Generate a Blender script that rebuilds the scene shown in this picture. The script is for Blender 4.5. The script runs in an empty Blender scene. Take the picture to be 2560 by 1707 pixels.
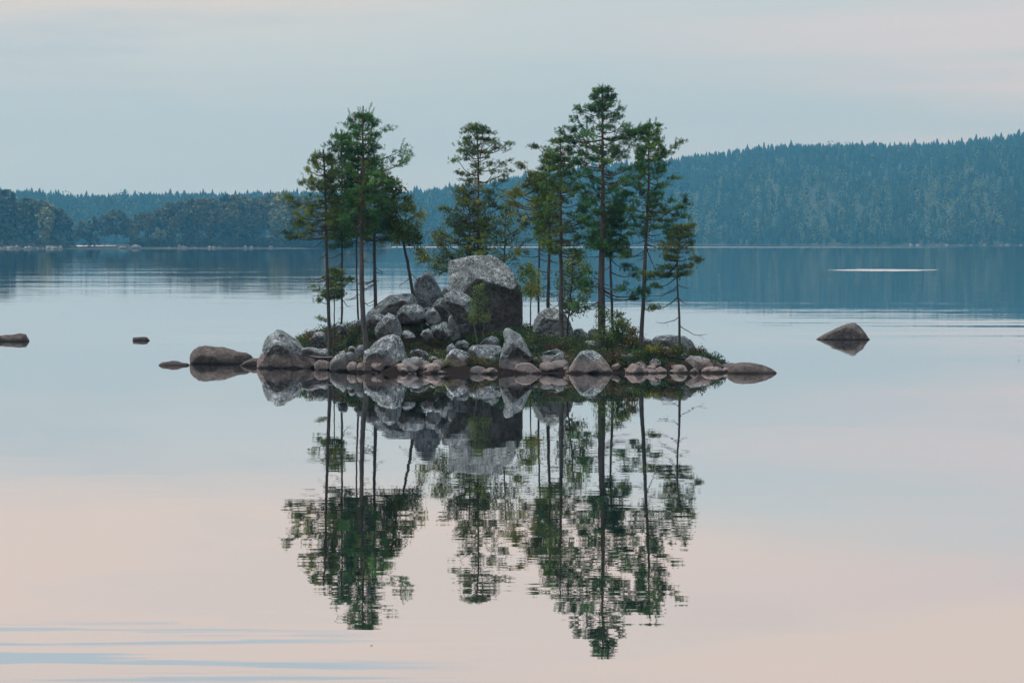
import bpy, bmesh, math, random
import numpy as np
from mathutils import Vector, noise as mnoise

random.seed(7)
RNG = np.random.default_rng(7)
scene = bpy.context.scene
COL = scene.collection

# ------------------------------------------------------------------ camera
FPX = 9600.0      # focal length in photo pixels (photo 2560 x 1707)
CAM_H = 4.12
HORIZON = 600.0
cam_data = bpy.data.cameras.new('camera')
cam = bpy.data.objects.new('camera', cam_data)
COL.objects.link(cam)
cam.location = (0, 0, CAM_H)
cam.rotation_euler = (math.radians(90), 0, 0)
cam_data.sensor_width = 36
cam_data.lens = 36 * FPX / 2560
cam_data.shift_y = (HORIZON - 853.5) / 2560
cam_data.clip_start = 0.5
cam_data.clip_end = 20000
scene.camera = cam

# ------------------------------------------------------------------ render settings
scene.render.engine = 'CYCLES'
cy = scene.cycles
cy.max_bounces = 5
cy.diffuse_bounces = 2
cy.glossy_bounces = 3
cy.transmission_bounces = 2
cy.volume_bounces = 1
cy.transparent_max_bounces = 8
cy.caustics_reflective = False
cy.caustics_refractive = False
scene.view_settings.view_transform = 'Standard'
scene.view_settings.look = 'None'
scene.view_settings.exposure = 0.10
scene.view_settings.gamma = 1
scene.view_settings.use_curve_mapping = False

SUN_EL = math.radians(55)
SUN_AZ = math.radians(-95)      # measured from +Y (view direction) towards +X


def lin(r, g, b):
    def f(c):
        c /= 255
        return c / 12.92 if c <= 0.04045 else ((c + 0.055) / 1.055) ** 2.4
    return (f(r), f(g), f(b), 1)


# ------------------------------------------------------------------ world: dusk sky, thin cloud layer over a Nishita sky
world = bpy.data.worlds.new('World')
scene.world = world
world.use_nodes = True


class NT:
    """small helper to write node trees"""
    def __init__(self, tree):
        self.t = tree
        tree.nodes.clear()

    def n(self, typ, inputs=None, **props):
        nd = self.t.nodes.new(typ)
        for k, v in props.items():
            setattr(nd, k, v)
        for k, v in (inputs or {}).items():
            self.s(nd.inputs[k], v)
        return nd

    def s(self, sock, v):
        if isinstance(v, bpy.types.NodeSocket):
            self.t.links.new(v, sock)
        elif isinstance(v, bpy.types.Node):
            self.t.links.new(v.outputs[0], sock)
        else:
            sock.default_value = v

    def m(self, op, a, b=0.0, c=0.0, clamp=False):
        nd = self.t.nodes.new('ShaderNodeMath')
        nd.operation = op
        nd.use_clamp = clamp
        for i, v in enumerate((a, b, c)):
            self.s(nd.inputs[i], v)
        return nd.outputs[0]

    def ramp(self, fac, stops, interp='LINEAR'):
        nd = self.t.nodes.new('ShaderNodeValToRGB')
        self.s(nd.inputs[0], fac)
        cr = nd.color_ramp
        cr.interpolation = interp
        while len(cr.elements) < len(stops):
            cr.elements.new(0.5)
        for e, (p, c) in zip(cr.elements, stops):
            e.position = p
            e.color = c if len(c) == 4 else (*c, 1)
        return nd.outputs[0]

    def mix(self, fac, a, b, blend='MIX'):
        nd = self.t.nodes.new('ShaderNodeMix')
        nd.data_type = 'RGBA'
        nd.blend_type = blend
        self.s(nd.inputs[0], fac)
        self.s(nd.inputs[6], a)
        self.s(nd.inputs[7], b)
        return nd.outputs[2]

    def smooth(self, v, lo, hi, a=0.0, b=1.0):
        nd = self.t.nodes.new('ShaderNodeMapRange')
        nd.interpolation_type = 'SMOOTHSTEP'
        self.s(nd.inputs[0], v)
        for i, x in enumerate((lo, hi, a, b)):
            self.s(nd.inputs[1 + i], x)
        return nd.outputs[0]

    def noise(self, vec, scale=1.0, detail=3.0, rough=0.5, dist=0.0, out=0):
        nd = self.t.nodes.new('ShaderNodeTexNoise')
        self.s(nd.inputs['Vector'], vec)
        nd.inputs['Scale'].default_value = scale
        nd.inputs['Detail'].default_value = detail
        nd.inputs['Roughness'].default_value = rough
        nd.inputs['Distortion'].default_value = dist
        return nd.outputs[out]

    def mapping(self, vec, scale=(1, 1, 1), loc=(0, 0, 0)):
        nd = self.t.nodes.new('ShaderNodeMapping')
        self.s(nd.inputs['Vector'], vec)
        nd.inputs['Scale'].default_value = scale
        nd.inputs['Location'].default_value = loc
        return nd.outputs[0]


w = NT(world.node_tree)
geo = w.n('ShaderNodeTexCoord')
d = geo.outputs['Generated']
sep = w.n('ShaderNodeSeparateXYZ', {0: d})
dx, dy, dz = sep.outputs
el = w.m('MAXIMUM', dz, 0.0)
az = w.m('DIVIDE', dx, w.m('MAXIMUM', w.m('ABSOLUTE', dy), 0.15))
comb = w.n('ShaderNodeCombineXYZ', {0: az, 1: w.m('MULTIPLY', dz, 1.0), 2: w.m('MULTIPLY', dy, 0.3)})
warp = w.noise(w.mapping(comb, (5, 30, 5)), 1.0, 4, 0.55)
warp2 = w.noise(w.mapping(comb, (2.0, 34, 3), (3.1, 0.4, 0)), 1.0, 4, 0.5)
shift = w.m('ADD', w.m('MULTIPLY', w.m('SUBTRACT', warp, 0.5), 0.030), w.m('MULTIPLY', az, -0.09))
elw = w.m('MAXIMUM', w.m('ADD', el, shift), 0.0)
e4 = w.m('MULTIPLY', elw, 4.0)       # 0..0.25 rad over the ramp
PEACH = lin(210, 201, 194)
low = w.ramp(e4, [
    (0.00, lin(170, 184, 195)),
    (0.09, lin(163, 184, 196)),
    (0.17, lin(170, 190, 200)),
    (0.245, lin(181, 195, 202)),
    (0.315, PEACH),
    (0.43, lin(215, 204, 197)),
    (0.50, lin(210, 201, 197)),
    (0.575, lin(176, 193, 206)),
    (1.00, lin(176, 187, 200)),
])
# pinkish streaks low on the right hand side, bluish veils elsewhere
streak = w.smooth(warp2, 0.47, 0.62)
side = w.smooth(az, -0.03, 0.13)
low = w.mix(w.m('MULTIPLY', w.m('MULTIPLY', streak, side), 0.65), low, lin(203, 195, 198))
veil = w.smooth(w.noise(w.mapping(comb, (6, 48, 6), (8.3, 2.1, 0)), 1.0, 5, 0.6), 0.48, 0.66)
low = w.mix(w.m('MULTIPLY', veil, w.smooth(el, 0.055, 0.085, 0.55, 0.14)), low, lin(161, 182, 197))
skyt = w.n('ShaderNodeTexSky', sky_type='NISHITA', sun_disc=False, sun_elevation=SUN_EL, sun_rotation=SUN_AZ, air_density=1.0, dust_density=1.5)
low = w.mix(1.0, low, (1.0, 0.955, 0.905, 1), 'MULTIPLY')
sc = w.n('ShaderNodeVectorMath', {0: low, 3: 10.0 * 1.12}, operation='SCALE')
col = w.mix(w.smooth(el, 0.2, 0.9, 0.97, 0.72), skyt.outputs[0], sc.outputs[0])
bg = w.n('ShaderNodeBackground', {0: col, 1: w.smooth(el, 0.2, 1.0, 0.1, 0.135)})
w.n('ShaderNodeOutputWorld', {0: bg})

sun_data = bpy.data.lights.new('sun', 'SUN')
sun_data.energy = 1.5
sun_data.angle = math.radians(25)
sun_data.color = (1.0, 0.95, 0.90)
sun = bpy.data.objects.new('sun', sun_data)
COL.objects.link(sun)
sdir = Vector((math.sin(SUN_AZ) * math.cos(SUN_EL), math.cos(SUN_AZ) * math.cos(SUN_EL), math.sin(SUN_EL)))
sun.rotation_euler = (-sdir).to_track_quat('-Z', 'Y').to_euler()
sun.location = (-30, -30, 60)


# ------------------------------------------------------------------ helpers
def P(px, py, D):
    """a point of the place: photo pixel and its true distance -> metres"""
    return np.array([(px - 1280) / FPX * D, D, CAM_H - (py - HORIZON) / FPX * D])


def tag(o, label=None, cat=None, group=None, kind=None):
    if label: o['label'] = label
    if cat: o['category'] = cat
    if group: o['group'] = group
    if kind: o['kind'] = kind
    return o


def make_mesh(name, verts, faces, smooth=True, color=None):
    """faces: list of int arrays (n,3) or (n,4); color: per-face (n,3) for all faces in order"""
    verts = np.asarray(verts, dtype=np.float32)
    if not isinstance(faces, list):
        faces = [faces]
    faces = [np.asarray(f, dtype=np.int32) for f in faces if len(f)]
    me = bpy.data.meshes.new(name)
    me.vertices.add(len(verts))
    me.vertices.foreach_set('co', verts.ravel())
    nl = sum(f.size for f in faces)
    nf = sum(len(f) for f in faces)
    me.loops.add(nl)
    me.polygons.add(nf)
    me.loops.foreach_set('vertex_index', np.concatenate([f.ravel() for f in faces]))
    starts, tot = [], 0
    for f in faces:
        starts.append(tot + np.arange(len(f)) * f.shape[1])
        tot += f.size
    me.polygons.foreach_set('loop_start', np.concatenate(starts).astype(np.int32))
    if smooth:
        me.polygons.foreach_set('use_smooth', np.ones(nf, dtype=bool))
    me.update(calc_edges=True)
    if color is not None:
        a = me.attributes.new('tint', 'FLOAT_COLOR', 'FACE')
        c = np.ones((nf, 4), dtype=np.float32)
        c[:, :3] = color
        a.data.foreach_set('color', c.ravel())
    return me


def link(name, me, mat, parent=None, loc=None):
    o = bpy.data.objects.new(name, me)
    if mat and not me.materials:
        me.materials.append(mat)
    COL.objects.link(o)
    if parent:
        o.parent = parent
    if loc is not None:
        o.location = loc
    return o


def empty(name, loc):
    o = bpy.data.objects.new(name, None)
    o.empty_display_size = 0.2
    COL.objects.link(o)
    o.location = loc
    return o


# ------------------------------------------------------------------ materials
def new_mat(name):
    m = bpy.data.materials.new(name)
    m.use_nodes = True
    return m, NT(m.node_tree)


def rock_material():
    m, t = new_mat('lichen_granite')
    g = t.n('ShaderNodeNewGeometry')
    pos = g.outputs['Position']
    nz = t.n('ShaderNodeSeparateXYZ', {0: g.outputs['Normal']}).outputs[2]
    pz = t.n('ShaderNodeSeparateXYZ', {0: pos}).outputs[2]
    n1 = t.noise(pos, 1.6, 6, 0.6)
    n2 = t.noise(pos, 8.0, 6, 0.72)
    n3 = t.noise(pos, 20.0, 4, 0.7)
    n4 = t.noise(pos, 14.0, 5, 0.75, 0.4)
    big = t.noise(pos, 2.4, 4, 0.6, 0.5)
    base = t.ramp(n1, [(0.33, (0.105, 0.120, 0.128)), (0.5, (0.20, 0.225, 0.236)), (0.67, (0.32, 0.345, 0.35))])
    warmv = t.ramp(t.m('ADD', t.m('MULTIPLY', n1, 0.5), t.m('MULTIPLY', n3, 0.5)), [(0.38, (0.17, 0.135, 0.12)), (0.5, (0.34, 0.275, 0.25)), (0.62, (0.50, 0.42, 0.39))])
    # pale lichen on faces open to the sky, blackish lichen blotches
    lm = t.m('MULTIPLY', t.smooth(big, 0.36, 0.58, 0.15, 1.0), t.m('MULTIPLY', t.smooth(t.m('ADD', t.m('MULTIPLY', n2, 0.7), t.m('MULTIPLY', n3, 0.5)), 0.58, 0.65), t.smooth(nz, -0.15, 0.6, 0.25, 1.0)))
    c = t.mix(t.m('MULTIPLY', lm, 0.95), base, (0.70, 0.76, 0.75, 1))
    v = t.m('ADD', t.m('MULTIPLY', t.noise(pos, 4.0, 6, 0.7, 0.5), 0.5), t.m('MULTIPLY', n4, 0.5))
    dk = t.smooth(v, 0.515, 0.565)
    c = t.mix(t.m('MULTIPLY', dk, 0.85), c, (0.045, 0.053, 0.058, 1))
    gl = t.smooth(t.noise(pos, 3.2, 4, 0.6, 0.3), 0.62, 0.72)
    c = t.mix(t.m('MULTIPLY', gl, 0.35), c, (0.22, 0.27, 0.16, 1))
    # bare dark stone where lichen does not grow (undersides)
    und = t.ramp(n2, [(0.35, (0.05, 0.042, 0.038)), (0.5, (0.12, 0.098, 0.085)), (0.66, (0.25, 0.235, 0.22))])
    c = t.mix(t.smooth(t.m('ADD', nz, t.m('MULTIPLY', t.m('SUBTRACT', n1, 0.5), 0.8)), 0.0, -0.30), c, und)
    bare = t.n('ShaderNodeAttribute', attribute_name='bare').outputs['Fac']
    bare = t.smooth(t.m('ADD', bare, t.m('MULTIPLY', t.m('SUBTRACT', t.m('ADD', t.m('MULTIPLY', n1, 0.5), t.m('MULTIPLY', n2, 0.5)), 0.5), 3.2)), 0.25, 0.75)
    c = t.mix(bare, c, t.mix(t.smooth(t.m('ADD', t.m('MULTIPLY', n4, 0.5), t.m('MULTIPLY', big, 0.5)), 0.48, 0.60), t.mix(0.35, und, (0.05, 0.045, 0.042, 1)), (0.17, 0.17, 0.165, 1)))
    # bleached pinkish granite in the wash zone above the water line
    zz = t.m('ADD', pz, t.m('MULTIPLY', t.m('SUBTRACT', t.noise(pos, 2.2, 5, 0.6), 0.5), 0.35))
    band = t.smooth(zz, 0.52, 0.28)
    oi = t.n('ShaderNodeObjectInfo').outputs['Random']
    warmv = t.mix(t.smooth(oi, 0.35, 0.95), warmv, t.mix(0.65, warmv, (0.20, 0.205, 0.205, 1)))
    wv = t.mix(t.m('MULTIPLY', t.smooth(n2, 0.52, 0.62), 0.6), warmv, (0.10, 0.07, 0.055, 1))
    c = t.mix(band, c, wv)
    wet = t.smooth(zz, 0.10, 0.02)
    c = t.mix(wet, c, (0.055, 0.042, 0.035, 1))
    hb = t.m('ADD', t.m('MULTIPLY', n2, 0.6), t.m('MULTIPLY', n3, 0.4))
    bump = t.n('ShaderNodeBump', {'Height': hb, 'Strength': 0.7, 'Distance': 0.05})
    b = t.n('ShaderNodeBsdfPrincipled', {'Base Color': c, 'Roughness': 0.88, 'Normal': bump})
    b.inputs['Specular IOR Level'].default_value = 0.15
    t.n('ShaderNodeOutputMaterial', {0: b})
    return m


def brown_rock_material():
    m, t = new_mat('weathered_brown_granite')
    g = t.n('ShaderNodeNewGeometry')
    pos = g.outputs['Position']
    pz = t.n('ShaderNodeSeparateXYZ', {0: pos}).outputs[2]
    n2 = t.m('ADD', t.m('MULTIPLY', t.noise(pos, 4.0, 6, 0.75), 0.5), t.m('MULTIPLY', t.noise(t.mapping(pos, (9, 9, 26)), 1.0, 5, 0.7), 0.5))
    c = t.ramp(n2, [(0.38, (0.045, 0.036, 0.032)), (0.5, (0.125, 0.10, 0.088)), (0.62, (0.27, 0.225, 0.20))])
    g2 = t.smooth(t.m('ADD', pz, t.m('MULTIPLY', n2, 0.5)), 0.75, 0.95)
    c = t.mix(t.m('MULTIPLY', g2, 0.6), c, (0.19, 0.205, 0.20, 1))
    c = t.mix(t.smooth(pz, 0.09, 0.02), c, (0.04, 0.03, 0.026, 1))
    bump = t.n('ShaderNodeBump', {'Height': n2, 'Strength': 0.6, 'Distance': 0.05})
    b = t.n('ShaderNodeBsdfPrincipled', {'Base Color': c, 'Roughness': 0.85, 'Normal': bump})
    t.n('ShaderNodeOutputMaterial', {0: b})
    return m


def tint_material(name, rough=0.75, scale=1.0, translucent=0.0):
    m, t = new_mat(name)
    a = t.n('ShaderNodeAttribute', attribute_name='tint')
    c = a.outputs['Color']
    b = t.n('ShaderNodeBsdfPrincipled', {'Base Color': c, 'Roughness': rough})
    b.inputs['Specular IOR Level'].default_value = 0.2
    sh = b.outputs[0]
    if translucent:
        tr = t.n('ShaderNodeBsdfTranslucent', {0: c})
        mx = t.n('ShaderNodeMixShader', {0: translucent, 1: sh, 2: tr.outputs[0]})
        sh = mx.outputs[0]
    t.n('ShaderNodeOutputMaterial', {0: sh})
    return m


def bark_material(name, low, high, z0, z1):
    m, t = new_mat(name)
    tc = t.n('ShaderNodeTexCoord')
    g = t.n('ShaderNodeNewGeometry')
    pos = g.outputs['Position']
    ob = tc.outputs['Object']
    oz = t.n('ShaderNodeSeparateXYZ', {0: ob}).outputs[2]
    n = t.noise(t.mapping(pos, (14, 14, 4)), 1.0, 5, 0.7)
    f = t.smooth(t.m('ADD', oz, t.m('MULTIPLY', n, 1.0)), z0, z1)
    c = t.mix(f, low, high)
    c = t.mix(t.m('MULTIPLY', t.smooth(n, 0.45, 0.62), 0.6), c, (0.035, 0.03, 0.03, 1))
    bump = t.n('ShaderNodeBump', {'Height': n, 'Strength': 0.8, 'Distance': 0.02})
    b = t.n('ShaderNodeBsdfPrincipled', {'Base Color': c, 'Roughness': 0.9, 'Normal': bump})
    t.n('ShaderNodeOutputMaterial', {0: b})
    return m


def soil_material():
    m, t = new_mat('mossy_soil')
    pos = t.n('ShaderNodeNewGeometry').outputs['Position']
    pz = t.n('ShaderNodeSeparateXYZ', {0: pos}).outputs[2]
    n = t.noise(pos, 3.0, 6, 0.65)
    c = t.ramp(n, [(0.35, (0.022, 0.020, 0.014)), (0.5, (0.045, 0.045, 0.022)), (0.65, (0.085, 0.065, 0.035))])
    c = t.mix(t.smooth(pz, 0.30, 0.12), c, (0.030, 0.022, 0.018, 1))
    bump = t.n('ShaderNodeBump', {'Height': n, 'Strength': 0.8, 'Distance': 0.1})
    b = t.n('ShaderNodeBsdfPrincipled', {'Base Color': c, 'Roughness': 1.0, 'Normal': bump, 'Specular IOR Level': 0.05})
    t.n('ShaderNodeOutputMaterial', {0: b})
    return m


def plain_noise_material(name, c0, c1, scale, rough=0.9):
    m, t = new_mat(name)
    pos = t.n('ShaderNodeNewGeometry').outputs['Position']
    c = t.ramp(t.noise(pos, scale, 5, 0.6), [(0.35, c0), (0.65, c1)])
    b = t.n('ShaderNodeBsdfPrincipled', {'Base Color': c, 'Roughness': rough})
    t.n('ShaderNodeOutputMaterial', {0: b})
    return m


def water_material():
    m, t = new_mat('lake_water')
    pos = t.n('ShaderNodeNewGeometry').outputs['Position']
    s = t.n('ShaderNodeSeparateXYZ', {0: pos})
    X, Y = s.outputs[0], s.outputs[1]

    def slope(sx, sy, det, loc=(0, 0, 0)):
        n = t.noise(t.mapping(pos, (sx, sy, 1), loc), 1.0, det, 0.5, 0.0, out=1)
        q = t.n('ShaderNodeSeparateXYZ', {0: n})
        return t.m('SUBTRACT', q.outputs[0], 0.5), t.m('SUBTRACT', q.outputs[1], 0.5)
    ax, ay = slope(0.7, 4.2, 3)             # fine ripple
    bx, by = slope(0.10, 0.55, 2, (7, 3, 0))  # longer undulation
    # amplitude: glassy round the island, breeze beyond and in patches near the viewer
    patch = t.noise(t.mapping(pos, (0.22, 1.1, 1), (2.7, 9.1, 0)), 1.0, 3, 0.55)
    nearp = t.m('MULTIPLY', t.smooth(patch, 0.47, 0.60), t.smooth(Y, 44, 39.5))
    leftp = t.smooth(X, 0.5, -2.6)
    nearp = t.m('MULTIPLY', nearp, leftp)
    far = t.smooth(Y, 132, 175)
    farp = t.noise(t.mapping(pos, (0.010, 0.035, 1), (1.7, 4.4, 0)), 1.0, 4, 0.6)
    farm = t.m('MULTIPLY', far, t.smooth(farp, 0.38, 0.62, 0.45, 1.0))
    amp = t.m('ADD', t.smooth(Y, 118, 60, 0.0032, 0.0058), t.m('ADD', t.m('MULTIPLY', farm, 0.013), t.m('MULTIPLY', nearp, 0.02)))
    sy = t.m('MULTIPLY', ay, amp)
    sy = t.m('ADD', sy, t.m('MULTIPLY', by, t.m('MULTIPLY', amp, 0.7)))
    sx = t.m('MULTIPLY', t.m('ADD', ax, bx), amp)
    # standing tilt of visible facets where the breeze ruffles the lake
    bias = t.m('MULTIPLY', farm, 0.0028)
    nb = t.m('MULTIPLY', nearp, 0.017)
    bias = t.m('ADD', bias, nb)
    bias = t.m('ADD', bias, t.m('MULTIPLY', t.m('MULTIPLY', t.m('MULTIPLY', t.smooth(Y, 260, 165), t.smooth(Y, 128, 160)), t.smooth(t.noise(t.mapping(pos, (0.03, 0.16, 1), (4.4, 1.2, 0)), 1.0, 4, 0.6), 0.36, 0.60, 0.1, 1.0)), 0.0062))
    # narrow bright wind streak on the right
    ex = t.m('DIVIDE', t.m('SUBTRACT', X, 50.6), 8.2)
    gn = t.noise(t.mapping(pos, (0.7, 0.08, 1)), 1.0, 4, 0.7)
    ey = t.m('DIVIDE', t.m('SUBTRACT', Y, t.m('ADD', 505.0, t.m('MULTIPLY', X, 0.4))), 20.0)
    rr = t.m('ADD', t.m('ADD', t.m('MULTIPLY', ex, ex), t.m('ABSOLUTE', ey)), t.m('MULTIPLY', t.m('SUBTRACT', gn, 0.5), 1.3))
    glint = t.smooth(rr, 1.0, 0.7)
    # ruffled band along the far shore
    b1 = t.m('MULTIPLY', t.smooth(Y, 2080, 2130), t.smooth(t.m('ADD', Y, t.m('MULTIPLY', X, 0.45)), 2330, 2250))
    b1 = t.m('MULTIPLY', b1, t.smooth(X, 330, 200))
    b1 = t.m('MULTIPLY', b1, t.smooth(X, -110, -70))
    b2 = t.m('MULTIPLY', t.smooth(Y, 2150, 2250), t.smooth(X, -110, -130))
    rough = t.m('MAXIMUM', glint, t.m('MAXIMUM', b1, b2))
    bias = t.m('ADD', bias, t.m('MULTIPLY', rough, 0.035))
    nrm = t.n('ShaderNodeCombineXYZ', {0: sx, 1: t.m('SUBTRACT', sy, bias), 2: 1.0})
    nn = t.n('ShaderNodeVectorMath', {0: nrm}, operation='NORMALIZE')
    gl = t.n('ShaderNodeBsdfGlossy', {'Color': (0.97, 0.97, 0.98, 1), 'Roughness': 0.0, 'Normal': nn.outputs[0]})
    df = t.n('ShaderNodeBsdfDiffuse', {'Color': (0.03, 0.05, 0.055, 1)})
    fr = t.n('ShaderNodeFresnel', {'IOR': 1.33})
    fac = t.m('POWER', fr.outputs[0], 0.22)
    mx = t.n('ShaderNodeMixShader', {0: fac, 1: df.outputs[0], 2: gl.outputs[0]})
    t.n('ShaderNodeOutputMaterial', {0: mx.outputs[0]})
    return m


M_ROCK = rock_material()
M_BROWN = brown_rock_material()
M_NEEDLE = tint_material('pine_needles', 0.7, translucent=0.15)
M_LEAF = tint_material('leaves', 0.6, translucent=0.25)
M_FAR = tint_material('distant_foliage', 0.9)
M_BARK = bark_material('pine_bark', (0.095, 0.087, 0.084, 1), (0.185, 0.112, 0.078, 1), 2.5, 6.5)
M_DARKBARK = bark_material('dark_bark', (0.075, 0.068, 0.065, 1), (0.12, 0.095, 0.08, 1), 2.5, 6)
M_BIRCH = bark_material('birch_bark', (0.16, 0.15, 0.14, 1), (0.22, 0.21, 0.2, 1), 1, 4)
M_FARBARK = plain_noise_material('distant_bark', (0.10, 0.08, 0.07), (0.2, 0.16, 0.13), 0.5)
M_SOIL = soil_material()
M_TERRAIN = plain_noise_material('forest_floor', (0.022, 0.032, 0.016), (0.045, 0.055, 0.026), 0.02)
M_SHORE = plain_noise_material('shore_ground', (0.04, 0.042, 0.028), (0.09, 0.085, 0.055), 0.3)
M_FARROCK = plain_noise_material('distant_stone', (0.13, 0.125, 0.125), (0.32, 0.31, 0.31), 0.4)
M_WATER = water_material()
M_STICK = plain_noise_material('bleached_wood', (0.25, 0.24, 0.23), (0.45, 0.43, 0.41), 5)

# ------------------------------------------------------------------ water sheet
v = [(-2600, -120, 0), (2600, -120, 0), (2600, 5200, 0), (-2600, 5200, 0)]
water = link('water', make_mesh('water', v, np.array([[0, 1, 2, 3]]), smooth=False), M_WATER)
tag(water, 'calm lake water mirroring the sky, the islet and the wooded shores', kind='structure')

# ------------------------------------------------------------------ hills: terrain behind the lake
ridge_px = np.array([(-2200, 470), (-800, 468), (0, 482), (60, 484), (200, 495), (330, 492), (500, 490), (720, 487), (850, 488),
                     (1020, 485), (1100, 474), (1200, 468), (1310, 443), (1500, 415), (1680, 404), (1750, 392), (1850, 377),
                     (1950, 364), (2070, 365), (2180, 364), (2340, 361), (2450, 351), (2560, 337), (2800, 322), (3300, 325), (4800, 350)], float)
ridge_D = np.array([(-2200, 3900), (700, 3900), (1300, 4100), (1700, 4300), (2560, 4500), (4800, 4500)], float)
shore_D = np.array([(-2200, 3050), (300, 3050), (1700, 3050), (2560, 2700), (4800, 2500)], float)
TREE_ALLOW = 6.5


def hill_height(px, t):
    """px = photo column, t = 0 at the shore .. 1 at the ridge .. 1.3 behind it"""
    Dr = np.interp(px, ridge_D[:, 0], ridge_D[:, 1])
    Ds = np.interp(px, shore_D[:, 0], shore_D[:, 1])
    D = Ds + (Dr - Ds) * t
    zr = CAM_H - (np.interp(px, ridge_px[:, 0], ridge_px[:, 1]) - HORIZON) / FPX * Dr - TREE_ALLOW
    prof = np.where(t < 1, 0.55 * t + 0.45 * np.sin(np.clip(t, 0, 1) * math.pi / 2), 1 - (t - 1) * 0.9)
    wob = (np.sin(px * 0.011 + t * 5) * np.sin(px * 0.004 - t * 9)) * 5 * np.sin(np.clip(t, 0, 1) * math.pi)
    z = zr * prof + wob * (zr / 100) + 0.4
    X = (px - 1280) / FPX * D
    return X, D, z


pxs = np.linspace(-2200, 4800, 210)
ts = np.concatenate([[-0.02], np.linspace(0, 1.4, 36)])
PX, T = np.meshgrid(pxs, ts)
X, D, Z = hill_height(PX, T)
Z[0] = -0.6
Z = np.maximum(Z, -0.6)
V = np.stack([X, D, Z], -1).reshape(-1, 3)
nr, nc = PX.shape
idx = np.arange(nr * nc).reshape(nr, nc)
F = np.stack([idx[:-1, :-1], idx[:-1, 1:], idx[1:, 1:], idx[1:, :-1]], -1).reshape(-1, 4)
hills = link('hills', make_mesh('hills', V, F), M_TERRAIN)
tag(hills, 'long wooded hills rising behind the lake', kind='structure')


# --- low-poly tree shapes for the far forest
def lowpoly_spruce(seed, levels=4, sides=7):
    r = np.random.default_rng(seed)
    V, F = [], []
    h0 = 0.06
    for i in range(levels):
        zb = h0 + (1 - h0) * (i / levels) * 0.92
        zt = min(1.0, zb + (1 - h0) / levels * 1.75)
        if i == levels - 1:
            zt = 1.0
        rad = 0.185 * (1 - i / levels) ** 0.8 + 0.03
        b = len(V)
        ring = []
        for k in range(sides):
            a = 2 * math.pi * (k + r.random() * 0.6) / sides
            rr = rad * r.uniform(0.6, 1.2)
            V.append((rr * math.cos(a), rr * math.sin(a), zb + r.uniform(-.03, .03)))
        V.append((0, 0, zt))
        for k in range(sides):
            F.append((b + k, b + (k + 1) % sides, b + sides))
    return np.array(V), np.array(F)


def clump_tree(seed, n=60, kind='pine'):
    """crown of leaf clumps: unit height"""
    r = np.random.default_rng(seed)
    V, F = [], []
    cc = []
    for i in range(n):
        if kind == 'pine':
            z = r.uniform(0.34, 1.0)
            rad = 0.24 * math.sin(math.pi * min(1, (1.02 - z) / 0.78) ** 0.75) ** 0.7
        elif kind == 'birch':
            z = r.uniform(0.15, 1.0)
            rad = 0.17 * math.sin(math.pi * min(1, (1.03 - z) / 0.95) ** 0.8) ** 0.7
        else:
            z = r.uniform(0.05, 1.0)
            rad = 0.20 * (1.03 - z) ** 0.8
        a = r.uniform(0, 2 * math.pi)
        q = rad * math.sqrt(r.uniform(0.15, 1.15))
        cc.append((q * math.cos(a), q * math.sin(a), z))
    for c in cc:
        s = r.uniform(0.02, 0.045)
        for k in range(3):
            n1 = r.normal(size=3); n1 /= np.linalg.norm(n1)
            n2 = np.cross(n1, r.normal(size=3)); n2 /= np.linalg.norm(n2)
            n2[2] *= 0.6
            off = r.normal(size=3) * s * 0.5
            b = len(V)
            for (u, w_) in ((-1, -.5), (0.9, -.8), (1.1, .6), (-.6, 1)):
                V.append(np.array(c) + off + s * (u * n1 + w_ * n2))
            F.append((b, b + 1, b + 2)); F.append((b, b + 2, b + 3))
    return np.array(V), np.array(F)


def scatter_mesh(name, protos, pos, scale, which, rot, tint, wide=1.0):
    VV, FF, CC = [], [], []
    off = 0
    for p, (pv, pf) in enumerate(protos):
        sel = np.where(which == p)[0]
        if not len(sel):
            continue
        ca, sa = np.cos(rot[sel]), np.sin(rot[sel])
        x = pv[None, :, 0] * ca[:, None] - pv[None, :, 1] * sa[:, None]
        y = pv[None, :, 0] * sa[:, None] + pv[None, :, 1] * ca[:, None]
        z = np.repeat(pv[None, :, 2], len(sel), 0)
        S = scale[sel][:, None]
        A = np.stack([x * S * wide, y * S * wide, z * S], -1) + pos[sel][:, None, :]
        VV.append(A.reshape(-1, 3))
        FF.append((pf[None] + (off + np.arange(len(sel)) * len(pv))[:, None, None]).reshape(-1, 3))
        CC.append(np.repeat(tint[sel], len(pf), 0) * RNG.uniform(0.75, 1.25, (len(sel) * len(pf), 1)))
        off += len(sel) * len(pv)
    return make_mesh(name, np.concatenate(VV), [np.concatenate(FF)], smooth=False, color=np.concatenate(CC))


# --- the far forest (nobody could count it)
protos = [lowpoly_spruce(s, 4 + s % 2) for s in range(5)] + [clump_tree(20 + s, 26, 'birch') for s in range(3)] + [clump_tree(30 + s, 26, 'pine') for s in range(2)]
N = 24000
px = RNG.uniform(-600, 3100, N)
t = RNG.random(N) ** 1.1 * 1.06
t[:3600] = RNG.random(3600) * 0.07
X, D, Z = hill_height(px, t)
band = np.exp(-((t - 0.22) / 0.2) ** 2) * np.clip((px - 1500) / 300, 0, 1) * (0.45 + 0.55 * np.sin(px * 0.013) * np.sin(px * 0.031 + 1))
is_birch = RNG.random(N) < np.clip(0.05 + 0.75 * band, 0, 0.8)
is_birch &= t < 0.8
is_pine = (~is_birch) & (RNG.random(N) < 0.3) & (t < 0.8)
which = np.where(is_birch, RNG.integers(5, 8, N), np.where(is_pine, RNG.integers(8, 10, N), RNG.integers(0, 5, N)))
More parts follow.
